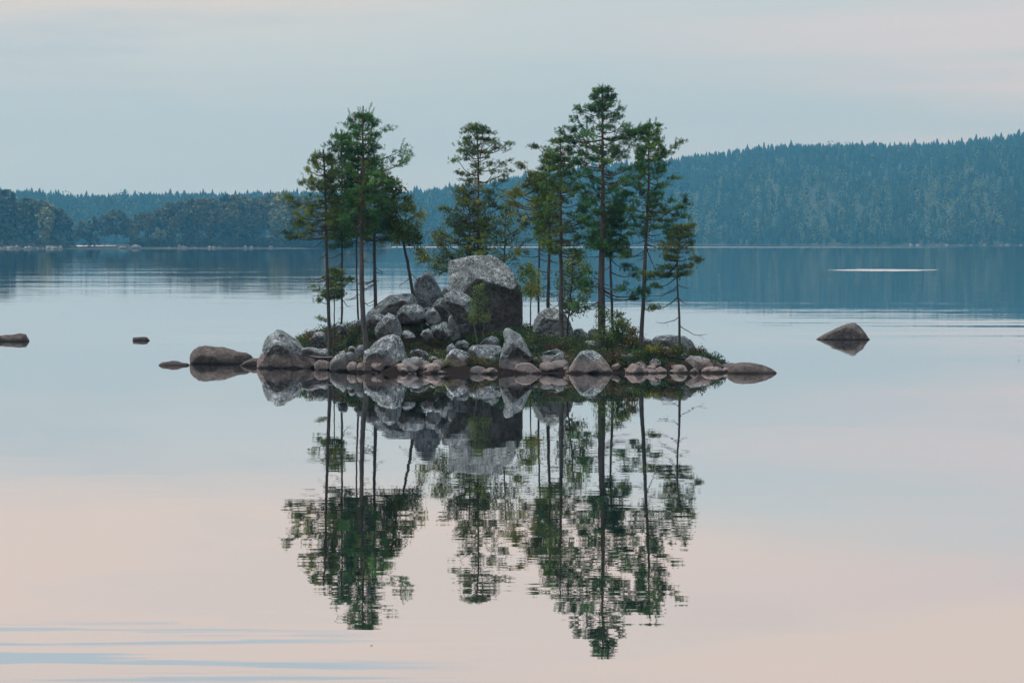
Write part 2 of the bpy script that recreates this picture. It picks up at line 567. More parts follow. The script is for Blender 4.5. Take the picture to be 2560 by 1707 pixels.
hgt = RNG.uniform(8, 14, N) * np.where(t > 0.85, 0.85, 1) * (1 + 0.3 * (RNG.random(N) < 0.07)) * np.where(np.arange(N) < 3600, RNG.uniform(0.3, 0.75, N), 1)
spr = np.array([0.030, 0.050, 0.026]); bir = np.array([0.21, 0.25, 0.11]); pin = np.array([0.05, 0.07, 0.035])
tint = 0.85 * np.where(is_birch[:, None], bir, np.where(is_pine[:, None], pin, spr)) * RNG.uniform(0.7, 1.35, (N, 1))
pos = np.stack([X, D, Z - 0.4], -1)
me = scatter_mesh('far_forest', protos, pos, hgt, which, RNG.uniform(0, 6.28, N), tint, wide=1.15)
ff = link('far_forest', me, M_FAR)
tag(ff, 'unbroken spruce and birch forest covering the hazy far hills', 'forest', kind='stuff')

# ------------------------------------------------------------------ left shore: two low wooded points
# near edge (water line) as photo columns and distance, and height of the land
def land_strip(name, cols, mat, label):
    """cols: (px, D_front, D_back, height)"""
    rows = []
    for (px_, df, db, h) in cols:
        prof = [(-4, -0.5), (0, 0.1), (14, 0.3 + 0.12 * h), (0.45 * (db - df), h), (0.8 * (db - df), h * .8), (db - df, -0.5)]
        rows.append([((px_ - 1280) / FPX * df, df + a, z) for a, z in prof])
    V = np.array(rows)
    n, k = V.shape[:2]
    V[:, 1:5, 2] += RNG.normal(0, 0.12, (n, 4))
    idx = np.arange(n * k).reshape(n, k)
    F = np.stack([idx[:-1, :-1], idx[1:, :-1], idx[1:, 1:], idx[:-1, 1:]], -1).reshape(-1, 4)
    o = link(name, make_mesh(name, V.reshape(-1, 3), F), mat)
    tag(o, label, kind='structure')
    return o


land_strip('shore_ground', [(-1500, 1700, 2000, 4), (-600, 1720, 2000, 5), (0, 1740, 1950, 4), (100, 1750, 1900, 3), (150, 1760, 1850, 1.6), (175, 1770, 1810, 0.6), (182, 1775, 1795, -0.6)],
           M_SHORE, 'low headland at the left edge of the lake')
land_strip('shore_ground', [(150, 1765, 1790, -0.5), (160, 1765, 1795, 1.0), (200, 1775, 1812, 1.05), (275, 1780, 1825, 1.15), (310, 1790, 1900, 2.0), (400, 1800, 2000, 4), (560, 1810, 2050, 6), (760, 1820, 2050, 6),
                             (900, 1850, 2000, 4), (960, 1870, 1960, 1.5), (985, 1890, 1930, -0.5)],
           M_SHORE, 'low wooded point of land reaching out behind the islet')

far_protos = {
    'pine': [clump_tree(100 + s, 150, 'pine') for s in range(4)],
    'birch': [clump_tree(120 + s, 130, 'birch') for s in range(3)],
    'spruce': [clump_tree(140 + s, 150, 'spruce') for s in range(2)],
}
TINTS = {'pine': (0.120, 0.115, 0.045), 'birch': (0.27, 0.26, 0.10), 'spruce': (0.075, 0.080, 0.036)}
far_meshes = {}
for k, lst in far_protos.items():
    far_meshes[k] = []
    for i, (pv, pf) in enumerate(lst):
        c = np.array(TINTS[k]) * np.repeat(RNG.uniform(0.62, 1.4, (len(pf) // 6, 1)), 6, 0)
        crown = make_mesh('crown', pv, [pf], smooth=False, color=c)
        crown.materials.append(M_FAR)
        ang = np.arange(5) / 5 * 2 * math.pi
        tv = np.concatenate([np.stack([np.cos(ang) * r, np.sin(ang) * r, np.full(5, z)], -1) for r, z in ((0.012, -0.03), (0.009, 0.45), (0.003, 0.93))])
        tf = np.array([(a * 5 + j, a * 5 + (j + 1) % 5, a * 5 + 5 + (j + 1) % 5, a * 5 + 5 + j) for a in range(2) for j in range(5)])
        trunk = make_mesh('trunk', tv, tf)
        trunk.materials.append(M_FARBARK)
        far_meshes[k].append((crown, trunk))


def far_tree(kind, px_, D_, top_px, label, group=None, wide=1.0, base_z=1.0):
    x = (px_ - 1280) / FPX * D_
    h = CAM_H - (top_px - HORIZON) / FPX * D_ - base_z
    root = empty(kind + '_tree', (x, D_, base_z))
    root.rotation_euler[2] = random.uniform(0, 6.28)
    root.scale = (h * wide, h * wide, h)
    crown, trunk = random.choice(far_meshes[kind])
    link('trunk', trunk, None, root)
    link('crown', crown, None, root)
    tag(root, label, 'tree', group)
    return root


prof_left = np.array([(-600, 455), (0, 486), (10, 478), (40, 494), (75, 500), (110, 496), (130, 505), (150, 525), (170, 545), (178, 575)], float)
prof_mid = np.array([(330, 542), (352, 533), (372, 533), (395, 530), (425, 508), (445, 505), (470, 500), (500, 497), (540, 492), (600, 488), (640, 495), (690, 486), (740, 492), (800, 500), (860, 520), (920, 555), (965, 590)], float)
for i in range(30):
    q = i / 29
    px_ = -190 + 365 * q + random.uniform(-6, 6)
    top = np.interp(px_, prof_left[:, 0], prof_left[:, 1])
    front = i % 3 == 0
    k = random.choices(['pine', 'spruce', 'birch'], [6, 2, 2])[0]
    far_tree(k, px_, 1765 + random.uniform(8, 25) + (0 if front else 30), top + random.uniform(-3, 9) + (22 if front and k == 'birch' else 0),
             {'pine': 'dark pine of the dense grove on the headland at the far left', 'spruce': 'pointed spruce of the dense grove on the headland at the far left', 'birch': 'paler leafy birch of the dense grove on the headland at the far left'}[k], {'pine': 'pines', 'spruce': 'spruces', 'birch': 'birches'}[k] + ' on the left headland', random.uniform(0.9, 1.35))
for i in range(96):
    q = i / 95
    px_ = 335 + 630 * q + random.uniform(-7, 7)
    top = np.interp(px_, prof_mid[:, 0], prof_mid[:, 1])
    row = i % 4
    k = random.choices(['pine', 'spruce', 'birch'], [6, 2, 3 if row == 0 else 1])[0]
    dd = {0: 8, 1: 30, 2: 55, 3: 80}[row] + random.uniform(0, 18)
    lower = {0: random.uniform(25, 60), 1: random.uniform(8, 25), 2: random.uniform(0, 10), 3: random.uniform(-3, 5)}[row]
    if px_ > 900: lower *= 0.3
    far_tree(k, px_, 1815 + dd, min(top + lower, 600), {'pine': 'dark round-crowned pine of the mixed wood along the far shore behind the islet', 'spruce': 'pointed spruce of the mixed wood along the far shore behind the islet', 'birch': 'paler green birch of the mixed wood along the far shore behind the islet'}[k], {'pine': 'pines', 'spruce': 'spruces', 'birch': 'birches'}[k] + ' of the mixed wood on the far shore',
             random.uniform(0.85, 1.3), 1.5 + dd * 0.03)
far_tree('pine', 292, 1800, 528, 'broad round dark pine standing free right of the gap in the far shore', wide=1.5)
far_tree('pine', 318, 1802, 548, 'smaller pine leaning against the broad round pine on the far left shore', wide=1.1)
far_tree('pine', 262, 1795, 540, 'slim tree just left of the broad round pine on the far shore', wide=1.0)
far_tree('pine', 208, 1792, 556, 'second lone pine on the low spit, with a bent open crown', wide=1.3)
far_tree('spruce', 236, 1793, 543, 'pointed spruce in the middle of the low spit on the far left', wide=1.0)
far_tree('spruce', 223, 1796, 553, 'short spruce tucked against the pointed spruce on the low spit', wide=0.9)
far_tree('pine', 190, 1790, 575, 'smallest lone tree at the headland end of the low spit', wide=1.3)
far_tree('birch', 445, 1817, 600, 'small pale yellowish bush-like birch on the stony far shore', wide=1.6)

# undergrowth in the left-shore wood: one mass
N = 2600
px = np.concatenate([RNG.uniform(-200, 170, 350), RNG.uniform(325, 960, N - 350)])
D = np.where(px < 200, 1752 + 100 * RNG.random(N) ** 2, 1814 + 0.04 * (px - 400) + 110 * RNG.random(N) ** 2)
keep_h = np.where(px < 200, 1.0, 1.0) + (D - np.where(px < 200, 1764, 1822)) * 0.012
pos = np.stack([(px - 1280) / FPX * D, D, keep_h * np.ones(N) - 0.9], -1)
me = scatter_mesh('undergrowth', [clump_tree(200 + s, 24, 'spruce') for s in range(3)], pos, RNG.uniform(1.2, 5.5, N), RNG.integers(0, 3, N),
                  RNG.uniform(0, 6.28, N), np.array([0.075, 0.09, 0.042]) * RNG.uniform(0.55, 1.5, (N, 1)), wide=2.2)
tag(link('undergrowth', me, M_FAR), 'dense bushes and young growth under the far shore trees', 'undergrowth', kind='stuff')

# pale stones along the far shore
_bm = bmesh.new()
bmesh.ops.create_icosphere(_bm, subdivisions=2, radius=1)
_bm.verts.ensure_lookup_table()
ico2 = np.array([v.co[:] for v in _bm.verts]); ico2f = np.array([[v.index for v in f.verts] for f in _bm.faces])
_bm.free()
far_stones = []
for s in range(5):
    vv = ico2.copy()
    for k in range(7):
        n = RNG.normal(size=3); n /= np.linalg.norm(n)
        dd = vv @ n
        lim = RNG.uniform(0.55, 0.8)
        vv -= np.outer(np.maximum(dd - lim, 0), n)
    m_ = make_mesh('far_stone', vv, [ico2f], smooth=False)
    m_.materials.append(M_FARROCK)
    far_stones.append(m_)


def far_stone(px_, D_, wpx, hpx, label, group=None):
    x = (px_ - 1280) / FPX * D_
    o = link('shore_boulder', random.choice(far_stones), None)
    o.location = (x, D_, 0.1)
    o.scale = (wpx / 2 / FPX * D_ * 1.15, wpx / 2 / FPX * D_, hpx / FPX * D_)
    o.rotation_euler[2] = random.uniform(0, 6.28)
    o.rotation_euler = (0, 0, random.uniform(-0.5, 0.5))
    tag(o, label, 'boulder', group)


for i in range(110):
    px_ = 395 + (940 - 395) * (i / 109) + random.uniform(-5, 5)
    wd = random.uniform(4, 12)
    far_stone(px_, 1807 + (px_ - 400) * 0.07 + random.uniform(-3, 8), wd, wd * random.uniform(0.35, 0.8), 'pale boulder in the stony edge of the far wooded shore', 'pale boulders along the far shore')
for i in range(26):
    px_ = -10 + 160 * (i / 25) + random.uniform(-5, 5)
    wd = random.uniform(6, 15)
    far_stone(px_, 1737 + random.uniform(-3, 8), wd, wd * random.uniform(0.35, 0.8), 'pale boulder at the foot of the headland on the far left', 'pale boulders at the foot of the headland')
far_stone(338, 1786, 34, 10, 'widest pale boulder at the waterline below the broad round pine on the far shore')
far_stone(305, 1784, 24, 6, 'low dark boulder beside the widest pale one on the far left shore')
for i in range(10):
    px_ = 2270 + 290 * i / 9 + random.uniform(-12, 12)
    Dh = np.interp(px_, shore_D[:, 0], shore_D[:, 1])
    far_stone(px_, Dh - 8, random.uniform(7, 18), random.uniform(2, 5), 'whitish boulder at the foot of the big hill on the right', 'whitish boulders at the foot of the right hill')

# ------------------------------------------------------------------ islet ground
Df_x = np.array([(690, 124.9), (785, 124.4), (830, 121.8), (870, 120.3), (920, 119.6), (1000, 118.9), (1200, 118.6), (1500, 119.0), (1700, 119.4), (1850, 121)], float)
y1_x = np.array([(680, 935), (715, 905), (745, 876), (800, 864), (860, 858), (930, 856), (1000, 872), (1080, 892), (1160, 898), (1230, 886), (1300, 866), (1400, 866), (1500, 866),
                 (1600, 868), (1680, 872), (1740, 888), (1790, 905), (1830, 925), (1860, 945)], float)
y2_x = np.array([(680, 930), (725, 876), (760, 852), (800, 843), (830, 836), (870, 826), (930, 814), (960, 800), (1050, 810), (1110, 845), (1250, 842), (1290, 828), (1340, 836),
                 (1400, 850), (1500, 858), (1600, 864), (1680, 878), (1740, 890), (1790, 902), (1830, 925), (1860, 945)], float)


def ground_z(px, D):
    px = np.asarray(px, float); D = np.asarray(D, float)
    df = np.interp(px, Df_x[:, 0], Df_x[:, 1])
    D1, D2 = df + 3.0, df + 6.5
    z1 = CAM_H - (np.interp(px, y1_x[:, 0], y1_x[:, 1]) - HORIZON) / FPX * D1
    z2 = CAM_H - (np.interp(px, y2_x[:, 0], y2_x[:, 1]) - HORIZON) / FPX * D2
    u = D - df
    e = np.clip(np.minimum((px - 690) / 60, (1850 - px) / 60), 0, 1)
    zf = np.interp(0.5, [0], [0]) + 0.22 * e
    z = np.where(u < 0.6, -0.3 + (zf + 0.3) * np.clip((u + 0.8) / 1.4, 0, 1),
        np.where(u < 3.0, zf + (z1 - zf) * np.clip((u - 0.6) / 2.4, 0, 1) ** 0.8,
        np.where(u < 6.5, z1 + (z2 - z1) * (u - 3.0) / 3.5,
        np.where(u < 8.5, z2, z2 + (-0.5 - z2) * np.clip((u - 8.5) / 3.2, 0, 1)))))
    return z


gx = np.linspace(670, 1870, 300)
gd = np.linspace(117.4, 135, 90)
GX, GD = np.meshgrid(gx, gd)
GZ = ground_z(GX, GD)
XX = (GX - 1280) / FPX * GD
for i in range(GZ.shape[0]):
    for j in range(GZ.shape[1]):
        GZ[i, j] += 0.14 * mnoise.fractal(Vector((XX[i, j] * 1.1, GD[i, j] * 1.1, 0)), 0.8, 2.1, 4)
V = np.stack([XX, GD, GZ], -1).reshape(-1, 3)
nr, nc = GX.shape
idx = np.arange(nr * nc).reshape(nr, nc)
F = np.stack([idx[:-1, :-1], idx[:-1, 1:], idx[1:, 1:], idx[1:, :-1]], -1).reshape(-1, 4)
isl = link('island_ground', make_mesh('island_ground', V, F), M_SOIL)
tag(isl, 'low mossy mound of the rocky islet', kind='structure')

# lake bed sheet under everything near, so that the water never looks onto nothing
bed = link('lake_bed', make_mesh('lake_bed', [(-2650, -150, -0.7), (2650, -150, -0.7), (2650, 5300, -0.7), (-2650, 5300, -0.7)], np.array([[0, 1, 2, 3]]), smooth=False), M_SHORE)
tag(bed, kind='structure')

# ------------------------------------------------------------------ rocks
def ico(sub):
    bm = bmesh.new()
    bmesh.ops.create_icosphere(bm, subdivisions=sub, radius=1)
    bm.verts.ensure_lookup_table()
    v = np.array([q.co[:] for q in bm.verts]); f = np.array([[q.index for q in p.verts] for p in bm.faces])
    bm.free()
    return v, f


ICO = {4: ico(4), 5: ico(5), 6: ico(6)}
REG = {'R1': (4.523, 380, 780), 'R3': (4.612, 700, 540), 'R4': (4.611, 900, 620), 'R7': (5.113, 640, 780), 'R8': (3.267, 1240, 760),
       'Z7': (4.612, 1280, 540), 'Z4': (4.055, 1980, 760), 'ZL': (5.88, 0, 780)}


ROCKS = []


def rock(name, reg, D, poly, label, depth=0.8, sub=5, seed=0, mat=None, facets=15, rough=1.0, cat='boulder', group=None, cuts=(), recess=None, rdepth=0.25):
    s, ox, oy = REG[reg]
    pts = np.array([P(ox + x / s, oy + y / s, D) for x, y in poly])[:, [0, 2]]
    c = (pts.min(0) + pts.max(0)) / 2
    # area centroid
    x, y = pts[:, 0], pts[:, 1]
    cr = x * np.roll(y, -1) - np.roll(x, -1) * y
    A = cr.sum() / 2
    if abs(A) > 1e-6:
        c = np.array([((x + np.roll(x, -1)) * cr).sum(), ((y + np.roll(y, -1)) * cr).sum()]) / (6 * A)
    ROCKS.append((min(x_ for x_, _ in poly) / s + ox, max(x_ for x_, _ in poly) / s + ox, D))
    V, F = ICO[sub]
    th = np.arctan2(V[:, 2], V[:, 0])
    # radius of the outline in each direction
    R = np.zeros(len(V))
    a = pts - c
    b = np.roll(pts, -1, 0) - c
    dirs = np.stack([np.cos(th), np.sin(th)], -1)
    for p0, p1 in zip(a, b):
        e = p1 - p0
        den = dirs[:, 0] * e[1] - dirs[:, 1] * e[0]
        den = np.where(np.abs(den) < 1e-12, 1e-12, den)
        tt = (p0[0] * e[1] - p0[1] * e[0]) / den
        uu = (p0[0] * dirs[:, 1] - p0[1] * dirs[:, 0]) / den
        ok = (tt > 0) & (uu >= -1e-6) & (uu <= 1 + 1e-6)
        R = np.where(ok & (tt > R), tt, R)
    R = np.where(R <= 0, np.median(R[R > 0]), R)
    ext = (pts.max(0) - pts.min(0)) / 2
    half = 1.15 * depth * math.sqrt(ext[0] * max(ext[1], 0.4 * ext[0]))
    sxy = np.sqrt(V[:, 0] ** 2 + V[:, 2] ** 2)
    g = sxy ** 0.62
    h = np.sign(V[:, 1]) * np.abs(V[:, 1]) ** 0.85
    q = np.stack([R * g * dirs[:, 0], half * h, R * g * dirs[:, 1]], -1)
    rg = np.random.default_rng(seed + 11)
    ring = sxy > 0.97
    base_n = [(-0.62, -0.70, 0.25), (0.66, -0.68, 0.10), (0.05, -0.62, 0.78), (-0.15, -0.95, -0.25), (0.35, -0.55, 0.72), (0.7, 0.6, 0.4), (-0.7, 0.6, 0.4), (0, 0.7, 0.7)]
    rg.shuffle(base_n[:5])
    for k in range(min(facets, 8)):
        n = np.array(base_n[k]) + rg.normal(0, 0.20, 3) * (1 if k < 5 else 0.5)
        if k < 5:
            n[1] = min(n[1], -0.3)
        n /= np.linalg.norm(n)
        d_ = q @ n
        full = d_.max()
        rs_ = d_[ring].max() * 0.985
        lim = rs_ + max(full - rs_, 0) * rg.uniform(0.0, 0.38)
        q -= np.outer(np.maximum(d_ - lim, 0) * 0.93, n)
    for (n, lim) in cuts:
        n = np.array(n, float); n /= np.linalg.norm(n)
        d_ = q @ n
        q -= np.outer(np.maximum(d_ - lim, 0) * 0.97, n)
    size = float(np.mean(ext))
    nv = V * 1.0
    for i in range(len(q)):
        p = Vector(q[i]) / max(size, 0.15) * 1.6 + Vector((seed * 3.7, 0, 0))
        f1 = mnoise.fractal(p, 0.9, 2.0, 4)
        f2 = mnoise.noise(p * 6)
        q[i] += nv[i] * size * rough * (0.030 * f1 + 0.022 * f2)
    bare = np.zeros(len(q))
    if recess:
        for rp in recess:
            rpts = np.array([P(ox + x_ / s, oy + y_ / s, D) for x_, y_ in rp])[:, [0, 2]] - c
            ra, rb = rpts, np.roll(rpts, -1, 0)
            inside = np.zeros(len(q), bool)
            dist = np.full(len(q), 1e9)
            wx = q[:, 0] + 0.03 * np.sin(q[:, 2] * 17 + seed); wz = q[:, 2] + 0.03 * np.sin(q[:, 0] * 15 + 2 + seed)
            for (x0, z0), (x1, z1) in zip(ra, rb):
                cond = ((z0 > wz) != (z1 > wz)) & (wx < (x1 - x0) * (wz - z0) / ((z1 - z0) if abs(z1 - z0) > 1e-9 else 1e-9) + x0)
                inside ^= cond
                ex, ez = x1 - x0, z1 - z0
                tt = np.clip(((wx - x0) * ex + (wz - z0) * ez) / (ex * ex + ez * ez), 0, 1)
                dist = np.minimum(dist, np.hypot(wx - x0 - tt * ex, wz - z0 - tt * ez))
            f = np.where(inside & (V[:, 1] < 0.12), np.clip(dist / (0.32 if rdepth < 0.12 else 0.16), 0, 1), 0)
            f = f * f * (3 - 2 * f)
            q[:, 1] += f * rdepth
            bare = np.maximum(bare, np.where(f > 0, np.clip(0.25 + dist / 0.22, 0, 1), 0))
    base = np.array([c[0], D, c[1]])
    me = make_mesh(name, q, [F])
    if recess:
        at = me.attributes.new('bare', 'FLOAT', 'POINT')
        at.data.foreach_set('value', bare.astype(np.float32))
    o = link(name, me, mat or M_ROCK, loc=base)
    tag(o, label, cat, group)
    return o


B = 'boulder'
rock('flat_rock', 'R1', 126.3, [(60, 608), (110, 568), (180, 560), (240, 548), (300, 556), (350, 574), (400, 577), (435, 605), (430, 680), (60, 680)], 'low flat brown rock at the outer left end of the chain', seed=1, sub=4, mat=M_BROWN, cat='rock')
rock('boulder', 'R1', 128.2, [(430, 575), (430, 490), (470, 430), (540, 390), (600, 375), (700, 390), (800, 398), (900, 420), (970, 450), (1070, 462), (1125, 492), (1150, 545), (1150, 700), (430, 700)], 'long brown hump of rock standing in the water left of the big triangular boulder', seed=2, mat=M_BROWN, cat='rock', depth=0.9)
rock('rock', 'R1', 126.0, [(985, 608), (1060, 550), (1150, 520), (1210, 520), (1240, 560), (1240, 680), (990, 680)], 'small wedge-shaped brown stone between the brown hump and the big triangular boulder', seed=3, sub=4, mat=M_BROWN, cat='rock')
rock('boulder', 'R1', 123.9, [(1188, 610), (1205, 520), (1240, 440), (1270, 340), (1310, 265), (1370, 235), (1410, 195), (1460, 200), (1560, 262), (1640, 312), (1720, 400), (1790, 480), (1850, 560), (1905, 620), (1905, 740), (1180, 740)],
     'big triangular grey boulder with a brown foot at the left end of the islet', seed=21, sub=6, depth=0.85, facets=12)
rock('boulder', 'R7', 125.5, [(640, 520), (660, 400), (700, 310), (760, 260), (830, 245), (880, 270), (900, 340), (930, 450), (930, 560), (650, 560)], 'grey boulder half hidden in low shrubs right behind the big triangular boulder', seed=5, cat=B)
rock('boulder', 'R7', 122.8, [(560, 470), (700, 440), (800, 470), (960, 460), (1000, 540), (980, 600), (760, 600), (600, 560)], 'dark low boulder under the shrubs just right of the big triangular boulder', seed=6, sub=4)
rock('rock', 'R7', 120.6, [(945, 640), (1010, 565), (1060, 530), (1120, 488), (1150, 530), (1170, 570), (1180, 640), (1170, 760), (1040, 780), (940, 760)], 'pale stone with a sharp upright point near the waterline on the left', seed=7, sub=4, facets=9, cat='rock')
rock('rock', 'R7', 121.2, [(1175, 480), (1195, 440), (1230, 430), (1270, 450), (1280, 500), (1240, 525), (1190, 520)], 'small round greenish stone at the left trees above the shore stones', seed=8, sub=4, cat='rock')
rock('rock', 'R7', 120.9, [(1255, 560), (1265, 500), (1290, 430), (1370, 415), (1400, 470), (1400, 560), (1370, 640), (1270, 640)], 'upright grey stone pressed against the left side of the whitish boulder', seed=9, sub=4, cat='rock')
rock('rock', 'R7', 121.0, [(1130, 540), (1190, 505), (1240, 520), (1270, 560), (1265, 630), (1190, 630), (1150, 600)], 'small grey stone wedged behind the sharp upright stone', seed=10, sub=4, cat='rock')
rock('rock', 'R7', 119.7, [(1160, 700), (1180, 655), (1230, 625), (1285, 640), (1300, 690), (1280, 760), (1170, 760)], 'rounded pinkish stone at the waterline left of the whitish boulder', seed=12, sub=4, cat='rock')
rock('rock', 'R7', 119.5, [(1288, 690), (1310, 655), (1350, 645), (1385, 680), (1390, 760), (1290, 760)], 'little brown stone touching the foot of the whitish boulder', seed=13, sub=4, cat='rock')
rock('rock', 'R7', 121.8, [(740, 660), (800, 610), (880, 615), (940, 640), (950, 720), (900, 770), (760, 770)], 'low brown stone at the foot of the big triangular boulder', seed=14, sub=4, cat='rock')
rock('boulder', 'R7', 120.2, [(1370, 650), (1380, 560), (1378, 495), (1450, 465), (1510, 395), (1600, 335), (1690, 295), (1770, 285), (1840, 320), (1880, 400), (1905, 500), (1955, 610), (1950, 680), (1900, 790), (1380, 790)],
     'whitish boulder with a tilted flat top and a hollow under its right side, front left', seed=15, sub=6, depth=0.9, facets=11, recess=[[(1500, 712), (1620, 690), (1760, 665), (1860, 610), (1905, 650), (1960, 690), (1960, 800), (1500, 800)]], rdepth=0.35)
rock('boulder', 'R4', 122.5, [(165, 940), (200, 870), (250, 820), (330, 745), (420, 785), (465, 870), (485, 980), (460, 1060), (200, 1060)], 'rounded pale boulder in the brown shrubs above the whitish boulder', seed=16)
rock('boulder', 'R4', 125.0, [(60, 800), (90, 740), (200, 640), (340, 548), (480, 530), (600, 524), (665, 590), (680, 720), (640, 850), (300, 880), (60, 870)], 'long sloping slab with dark patches at the upper left of the rock pile', seed=17, depth=0.7)
rock('boulder', 'R4', 122.9, [(40, 830), (90, 765), (160, 745), (260, 760), (330, 800), (340, 900), (200, 930), (60, 920)], 'low grey boulder below the sloping slab, behind the tall left pine', seed=18, sub=4)
rock('boulder', 'R4', 125.6, [(610, 680), (615, 480), (640, 380), (665, 335), (740, 288), (800, 275), (842, 300), (880, 385), (935, 490), (990, 580), (960, 760), (760, 800), (640, 780)],
     'dark standing boulder with a blunt point, next to the leaning birch', seed=19, facets=9, depth=0.6)
rock('boulder', 'R4', 123.6, [(415, 800), (430, 740), (460, 695), (520, 655), (620, 648), (700, 663), (740, 710), (765, 770), (785, 840), (640, 890), (450, 870)], 'broad pale-topped block in the middle left of the rock pile', seed=20, depth=0.8)
rock('boulder', 'R4', 123.3, [(740, 790), (760, 730), (800, 700), (850, 688), (900, 740), (935, 810), (935, 865), (860, 890), (780, 880)], 'small angular grey boulder between the pale-topped block and the rounded boulder', seed=22, sub=4)
rock('rock', 'R4', 124.2, [(715, 740), (730, 700), (790, 678), (850, 700), (860, 760), (780, 800)], 'little dark stone jammed under the dark standing boulder', seed=23, sub=4, cat='rock')
rock('boulder', 'R4', 124.9, [(810, 740), (825, 680), (880, 600), (960, 555), (1010, 600), (1010, 720), (960, 800), (860, 790)], 'narrow tilted slab leaning on the left side of the rounded boulder', seed=24, sub=4)
rock('boulder', 'R4', 123.0, [(960, 600), (965, 540), (1050, 488), (1130, 498), (1230, 538), (1310, 600), (1340, 690), (1325, 800), (1190, 880), (1120, 870), (1050, 760), (985, 680)],
     'smooth rounded bluish-grey boulder in front of the giant boulder', seed=25, sub=6, facets=8, depth=0.85)
rock('rock', 'R4', 123.3, [(1020, 800), (1060, 760), (1140, 800), (1160, 900), (1155, 1060), (1060, 1080), (1010, 980)], 'upright dark slab propping the rounded boulder from below', seed=26, sub=4, cat='rock')
rock('boulder', 'R4', 122.6, [(815, 960), (825, 895), (900, 880), (970, 845), (1010, 870), (1010, 930), (1070, 955), (1060, 1010), (980, 1070), (900, 1050), (840, 1010)], 'angular block below the rounded boulder, in the middle of the rock pile', seed=27, sub=4, facets=12)
rock('rock', 'R4', 121.6, [(485, 990), (500, 955), (560, 948), (620, 990), (645, 1035), (580, 1060), (510, 1040)], 'small flat whitish stone lying in the brown heather', seed=28, sub=4, cat='rock')
rock('rock', 'R4', 124.6, [(940, 500), (970, 450), (1010, 450), (1050, 500), (1050, 570), (950, 570)], 'small dark rock wedged between the standing boulder and the giant boulder', seed=29, sub=4, cat='rock')
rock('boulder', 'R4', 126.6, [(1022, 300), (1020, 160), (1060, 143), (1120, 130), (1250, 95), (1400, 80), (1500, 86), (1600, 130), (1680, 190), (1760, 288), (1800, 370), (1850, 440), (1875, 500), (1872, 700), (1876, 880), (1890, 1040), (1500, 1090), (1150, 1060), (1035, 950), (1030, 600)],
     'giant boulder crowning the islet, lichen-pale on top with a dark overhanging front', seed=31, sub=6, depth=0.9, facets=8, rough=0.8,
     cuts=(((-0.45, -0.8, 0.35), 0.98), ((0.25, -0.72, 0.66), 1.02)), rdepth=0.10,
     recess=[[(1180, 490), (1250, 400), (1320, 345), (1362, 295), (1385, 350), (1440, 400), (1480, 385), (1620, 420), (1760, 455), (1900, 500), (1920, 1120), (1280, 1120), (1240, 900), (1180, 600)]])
rock('boulder', 'R4', 120.4, [(1245, 1170), (1300, 1120), (1500, 1113), (1620, 1130), (1650, 1200), (1640, 1500), (1280, 1500), (1270, 1300)], 'flat-topped pale block at the shore in front of the giant boulder', seed=32, depth=0.7)
rock('boulder', 'R4', 119.3, [(1600, 1300), (1640, 1180), (1665, 1060), (1645, 980), (1665, 935), (1700, 922), (1745, 940), (1850, 1000), (1905, 1090), (1980, 1240), (1965, 1300), (1900, 1380), (1890, 1520), (1640, 1520), (1605, 1400)],
     'pointed boulder with a whitish top leaning to the left, in front of the green shrubs', seed=33, sub=6, facets=11, depth=0.7, recess=[[(1700, 1290), (1740, 1190), (1830, 1140), (1900, 1190), (1990, 1270), (1960, 1380), (1800, 1360)]], rdepth=0.22)
rock('boulder', 'R4', 121.9, [(1370, 1110), (1440, 1040), (1520, 1013), (1580, 1030), (1620, 1080), (1600, 1160), (1420, 1160)], 'dark low boulder behind the flat-topped pale block', seed=34, sub=4)
rock('boulder', 'R4', 119.7, [(960, 1320), (985, 1270), (1040, 1180), (1100, 1158), (1180, 1175), (1245, 1205), (1285, 1270), (1250, 1340), (1220, 1480), (990, 1480)], 'greenish-grey boulder at the shore left of the flat-topped block', seed=35)
rock('rock', 'R4', 120.6, [(990, 1170), (1010, 1130), (1060, 1093), (1100, 1140), (1120, 1200), (1000, 1230)], 'small peaked stone just above the greenish-grey boulder', seed=36, sub=4, cat='rock')
rock('rock', 'R4', 119.3, [(820, 1340), (850, 1300), (900, 1283), (1000, 1300), (1000, 1350), (940, 1400), (850, 1400)], 'flat reddish stone left of the greenish-grey boulder', seed=37, sub=4, cat='rock')
rock('rock', 'R4', 118.8, [(765, 1410), (790, 1360), (850, 1345), (920, 1365), (930, 1410), (900, 1490), (790, 1490)], 'round reddish stone at the waterline below the flat reddish one', seed=38, sub=4, cat='rock')
rock('rock', 'R4', 119.3, [(650, 1400), (690, 1330), (760, 1293), (830, 1340), (830, 1420), (700, 1450)], 'pinkish stone in the brown plants by the waterline', seed=39, sub=4, cat='rock')
rock('rock', 'R4', 118.9, [(460, 1420), (480, 1380), (530, 1378), (560, 1420), (540, 1480), (470, 1480)], 'tiny dark stone at the hollow of the whitish boulder', seed=41, sub=4, cat='rock')
rock('rock', 'R4', 118.4, [(1265, 1410), (1290, 1375), (1350, 1358), (1420, 1370), (1455, 1400), (1440, 1480), (1280, 1480)], 'low wet stone in the water before the flat-topped block', seed=40, sub=4, cat='rock')
rock('boulder', 'R8', 118.6, [(160, 558), (150, 530), (165, 495), (220, 478), (280, 480), (330, 515), (375, 556), (380, 620), (160, 620)], 'smooth oval pink stone resting in the water at the front', seed=43, facets=4, rough=0.5, cat='rock')
rock('boulder', 'R8', 121.0, [(330, 460), (340, 425), (380, 398), (440, 378), (500, 365), (560, 395), (605, 440), (600, 520), (450, 540), (345, 520)], 'pale flat-lying boulder in the shrubs between the pink oval and the triangular pink boulder', seed=44)
